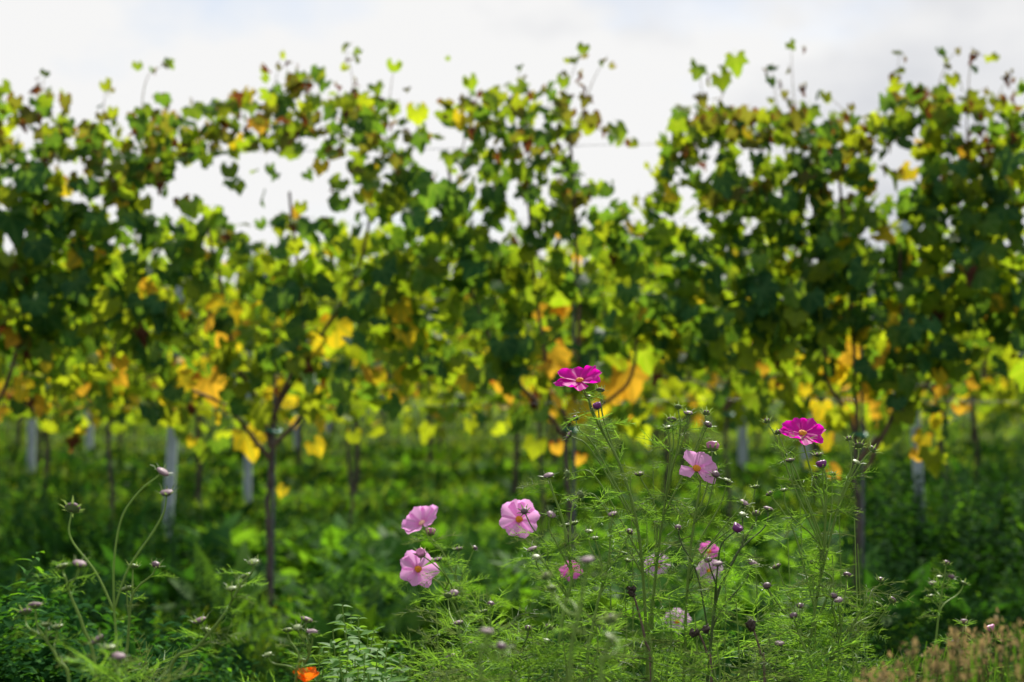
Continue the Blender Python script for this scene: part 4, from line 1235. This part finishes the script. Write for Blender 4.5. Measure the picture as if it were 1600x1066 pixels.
cosmos('cosmos by the left edge with two pale buds bending outward', 1.85, [(110, 1090), (90, 1030), (62, 985)],
       [(55, 952, 'pale', .95, 0), (40, 962, 'pale', .8, .04), (90, 985, 'green', .6, .03), (72, 982, 'green', .8, 0)], 5, size=1.1, seed=53, thick=1.0, node_leaves=1, leaf_len=.08)
cosmos('cosmos at lower left with two blurred buds near the bottom edge', 1.7, [(190, 1100), (182, 1050)], [(155, 1006, 'pale', .6, .03), (185, 1032, 'pale', .9, 0), (172, 1018, 'green', .7, 0)], 6, size=1.0, seed=54, thick=1.0, node_leaves=1)
cosmos('cosmos with a thick green stem leaning right, between the arching stems and the forked vine', 1.95, [(262, 1066), (310, 1010), (350, 960), (378, 910)],
       [(396, 884, 'green', .95, 0), (362, 925, 'green', .8, -.03), (315, 975, 'pale', .4, 0, [(330, 1000)]), (322, 990, 'green', .35, .03), (385, 905, 'green', .9, .05)], 6, size=1.15, seed=55, thick=1.05, node_leaves=1, leaf_len=.08)
cosmos('cosmos with pale buds beside the leafy mint, above the orange poppy', 2.0, [(462, 1066), (480, 1030), (488, 1004)],
       [(478, 974, 'pale', .6, 0), (487, 993, 'pale', .95, 0), (450, 990, 'green', .4, .02), (466, 985, 'green', .7, -.02), (420, 1028, 'green', .2, 0)], 6, size=1.05, seed=56, node_leaves=1, leaf_len=.07)
# --- right, by the dry grass
cosmos('cosmos with a spire of small buds before the dark weeds at right', 2.75, [(1458, 1066), (1464, 985), (1471, 930), (1477, 895)],
       [(1478, 884, 'dark', .97, 0), (1468, 905, 'green', .85, .02), (1485, 905, 'dark', .85, -.02), (1458, 915, 'pale', .75, .04), (1505, 915, 'green', .6, .05), (1455, 935, 'green', .65, 0)], 5, seed=60, leaf_len=.06)
cosmos('cosmos with a tiny pink bud standing in the dry grass', 2.3, [(1535, 1080), (1545, 1030), (1549, 998)], [(1550, 989, 'pink', .97, 0)], 6, size=.7, seed=61)
cosmos('cosmos with a dark bud standing in the dry grass', 2.3, [(1490, 1080), (1500, 1020), (1505, 985)], [(1506, 977, 'dark', .97, 0), (1492, 1010, 'dark', .6, 0)], 8, seed=62)

# --- feathery shoots without flowers that fill the clump
fill = [(680, 940, 2.45), (720, 985, 2.3), (760, 920, 2.6), (800, 950, 2.4), (830, 985, 2.2), (860, 930, 2.5), (905, 840, 2.5), (950, 760, 2.5), (985, 745, 2.45), (1010, 800, 2.6), (1045, 930, 2.3), (1085, 960, 2.2), (1020, 720, 2.5), (1130, 820, 2.5), (1150, 940, 2.25),
        (1180, 860, 2.5), (1200, 980, 2.2), (1230, 820, 2.55), (1250, 780, 2.5), (1310, 770, 2.5), (1335, 810, 2.55), (1350, 930, 2.5), (1270, 900, 2.3), (1300, 860, 2.45), (930, 960, 2.1), (975, 905, 2.35), (1015, 990, 2.1), (880, 1000, 2.1), (640, 990, 2.5), (1340, 850, 2.7),
        (230, 1040, 2.1), (700, 1020, 2.1), (1120, 1010, 2.1), (1240, 1020, 2.1), (1330, 1010, 2.2)]
for i, (px, py, Y) in enumerate(fill):
    cosmos('feathery green cosmos shoot without flowers in the foreground clump', Y, [(px + 6 * math.sin(i), 1070), (px + 4, (py + 1070) / 2), (px, py)], [], 16 if px < 1000 else 8, seed=100 + i, group='feathery cosmos shoots', leaf_len=.10, thick=.7, leaf_low=-.1)

# ------------------------------------------------------------------ mint clump (small pointed leaves in pairs)
mint_leaf = simple_leaf(0.46, 0.35, -0.12, 3)
b = MB(); b.add(*mint_leaf); MINT_M = b.mesh('mint_leaf', MINT)
rm = np.random.default_rng(44)
MSPOTS = [(535, 945, 2.35), (560, 965, 2.3), (585, 985, 2.25), (605, 1000, 2.2), (545, 1000, 2.15), (520, 985, 2.25), (570, 1020, 2.1), (600, 1035, 2.1), (530, 1030, 2.1), (500, 1010, 2.2), (625, 1020, 2.2), (560, 1045, 2.05), (548, 960, 2.4), (575, 985, 2.35), (515, 1005, 2.3), (590, 1015, 2.2), (612, 1045, 2.15), (548, 1025, 2.2), (575, 1050, 2.15), (640, 1045, 2.2), (528, 1050, 2.15), (505, 1040, 2.2), (555, 1010, 2.25), (595, 1025, 2.3), (620, 1060, 2.2), (540, 975, 2.3)]
for i, (px, py, Y) in enumerate(MSPOTS):
    topp = P(px, py, Y); base = np.array([topp[0] + rm.normal(0, .03), Y + rm.normal(0, .03), 0.0]); base[2] = float(ground_z(base[0], base[1])) - .02
    t = thing('mint_plant', base, 'upright mint stem with small glossy pointed leaves, above and right of the orange poppy', 'mint', 'leafy mint stems near the orange poppy')
    path = smooth_path([base, base * .4 + topp * .6 + np.array([rm.normal(0, .01), 0, 0]), topp], 8)
    b = MB(); tube(b, path, [.002, .001], 5, 0, base); link('stem', b.mesh('mint_stem', STEM), t)
    for j in range(26):
        q = 1 - (j // 2) * .030 - .005
        p = base + (topp - base) * q
        p = np.array([np.interp(q, np.linspace(0, 1, len(path)), path[:, k]) for k in range(3)])
        a = (j // 2) * 1.57 + (j % 2) * math.pi + rm.normal(0, .3); el = rm.uniform(.0, .7) + (.5 if j < 4 else 0)
        tip = np.array([[math.cos(a) * math.cos(el), math.sin(a) * math.cos(el), math.sin(el)]])
        R = frames(tip, np.array([[0, 0, 1.0]]) + rm.normal(0, .25, (1, 3)))[0]
        o = link('leaf', MINT_M, t)
        o.matrix_local = mat4(R, p - base, float(rm.uniform(.022, .034) * (.65 if j < 4 else 1)))

# ------------------------------------------------------------------ orange poppy
def poppy():
    Y = 2.0
    c = P(478, 1052, Y); base = np.array([c[0] - .03, Y, float(ground_z(c[0], Y)) - .02])
    t = thing('poppy', base, 'bright orange poppy flower at the bottom edge of the photo', 'poppy')
    b = MB(); tube(b, smooth_path([base, base * .5 + c * .5 + np.array([.01, 0, 0]), c - np.array([0, 0, .012])], 8), [.0022, .0014], 6, 0, base); link('stem', b.mesh('poppy_stem', STEM), t)
    r = np.random.default_rng(9)
    for i in range(4):
        o = link('petal', petal_mesh(300 + i, .024, .034, .12, POPPY, 1.0, .04), t)
        o.matrix_local = Matrix.Translation(Vector(c - base - np.array([0, 0, .012]))) @ Matrix.Rotation(i * math.pi / 2 + .5, 4, 'Z') @ Matrix.Rotation(.75 + .1 * r.normal(), 4, 'X')
poppy()

# ------------------------------------------------------------------ dead stalks
def dead(label, Y, pts, seed):
    top = [P(a, b, Y) for a, b in pts]
    base = np.array([top[0][0], Y, float(ground_z(top[0][0], Y)) - .02])
    t = thing('dead_stalk', base, label, 'dead stalk', 'dead brown stalks')
    path = smooth_path([base] + top, 8)
    b = MB(); tube(b, path, [.0026, .002, .0014], 6, 0, base); link('stem', b.mesh('dead_stem', DEADSTEM), t)
    r = np.random.default_rng(seed)
    for k in range(3):
        o = link('seed_head', BUDS['dead'][k % 2], t)
        o.matrix_local = Matrix.Translation(Vector(top[-1] - base) + Vector(r.normal(0, .006, 3))) @ align(r.normal(0, 1, 3) + np.array([0, 0, 1]), 0) @ Matrix.Scale(.0065, 4)
dead('dead brown stalk with a dark withered head, right of the blurred green bud', 2.25, [(1018, 1080), (1008, 1000), (996, 950), (989, 927)], 1)
dead('thick dead brown stalk leaning left with a dark head, low at right of centre', 2.15, [(1195, 1080), (1188, 1020), (1176, 980)], 2)
dead('short dead stalk with a dark withered head, left of the thick dead one', 2.2, [(1112, 1080), (1104, 1020), (1090, 985)], 3)

# ------------------------------------------------------------------ dry grass, lower right
def dry_grass():
    r = np.random.default_rng(77)
    b = MB()
    head = simple_leaf(.5, .5, -.1, 1)
    n = 300
    px = r.uniform(1350, 1720, n); Y = r.uniform(1.45, 1.95, n)
    topy = np.interp(px, [1330, 1380, 1450, 1500, 1560, 1620, 1720], [1095, 1062, 1028, 1008, 992, 982, 975]) + r.exponential(42, n) - 18 + 26 * noise1(px / 18.0, 2)
    for a, q, y in zip(px, topy, Y):
        if q > 1130: continue
        tp = P(a, q, y); bs = np.array([tp[0] + r.normal(0, .05), y + r.normal(0, .05), 0.0])
        path = smooth_path([bs, bs * .35 + tp * .65 + r.normal(0, .012, 3), tp], 3)
        tube(b, path, [.0011, .0006], 3, 0)
        if r.random() < .35: continue
        k = int(r.integers(4, 9))
        hp = tp - np.array([0, 0, 1]) * r.uniform(0, .018, k)[:, None] + r.normal(0, .004, (k, 3))
        tips = nrm(np.array([0, 0, 1.0]) + r.normal(0, .6, (k, 3)))
        scatter(b, head, frames(tips, r.normal(0, 1, (k, 3))), hp, r.uniform(.006, .012, k), 1)
    gb = 420
    px = r.uniform(1310, 1720, gb); Y = r.uniform(1.5, 2.3, gb); q = np.interp(px, [1330, 1450, 1560, 1720], [1050, 1000, 985, 965]) + r.exponential(40, gb)
    tp = np.array([P(a, c, y) for a, c, y in zip(px, q, Y)]); bs = tp.copy(); bs[:, 2] -= .22; bs[:, :2] += r.normal(0, .04, (gb, 2))
    for i in range(gb):
        b.add(*filament(r, bs[i], tp[i] - bs[i], np.linalg.norm(tp[i] - bs[i]), .0016, 4, .15), m=2)
    return b.mesh('dry_grass', [DRY, DRY_HEAD, GRASS[2]])
tag(link('dry_grass', dry_grass()), 'patch of dry tan grass with fluffy seed heads at lower right', 'grass', kind='stuff')

# leafy mass at the lower left, shade painted in as darker green
def foreground_weeds():
    b = MB()
    n = 700
    x = []; y = []; s = []
    for _ in range(n):
        Y = rng.uniform(2.6, 4.3)
        a = rng.uniform(-160, 330) if rng.random() < .7 else rng.uniform(330, 1700)
        q = 985 - 25 * math.sin(a / 60) + rng.normal(0, 40) + (80 if a > 300 else (-20 if a < 90 else 40))
        p = P(a, q, Y)
        x.append(p[0]); y.append(Y); s.append(max(.16, p[2]))
    x, y, s = np.array(x), np.array(y), np.array(s)
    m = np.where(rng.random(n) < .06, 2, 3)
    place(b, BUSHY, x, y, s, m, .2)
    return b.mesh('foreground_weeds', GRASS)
tag(link('foreground_weeds', foreground_weeds()), 'leafy weeds filling the lower left corner, shade painted into their dark green', 'weeds', kind='stuff')
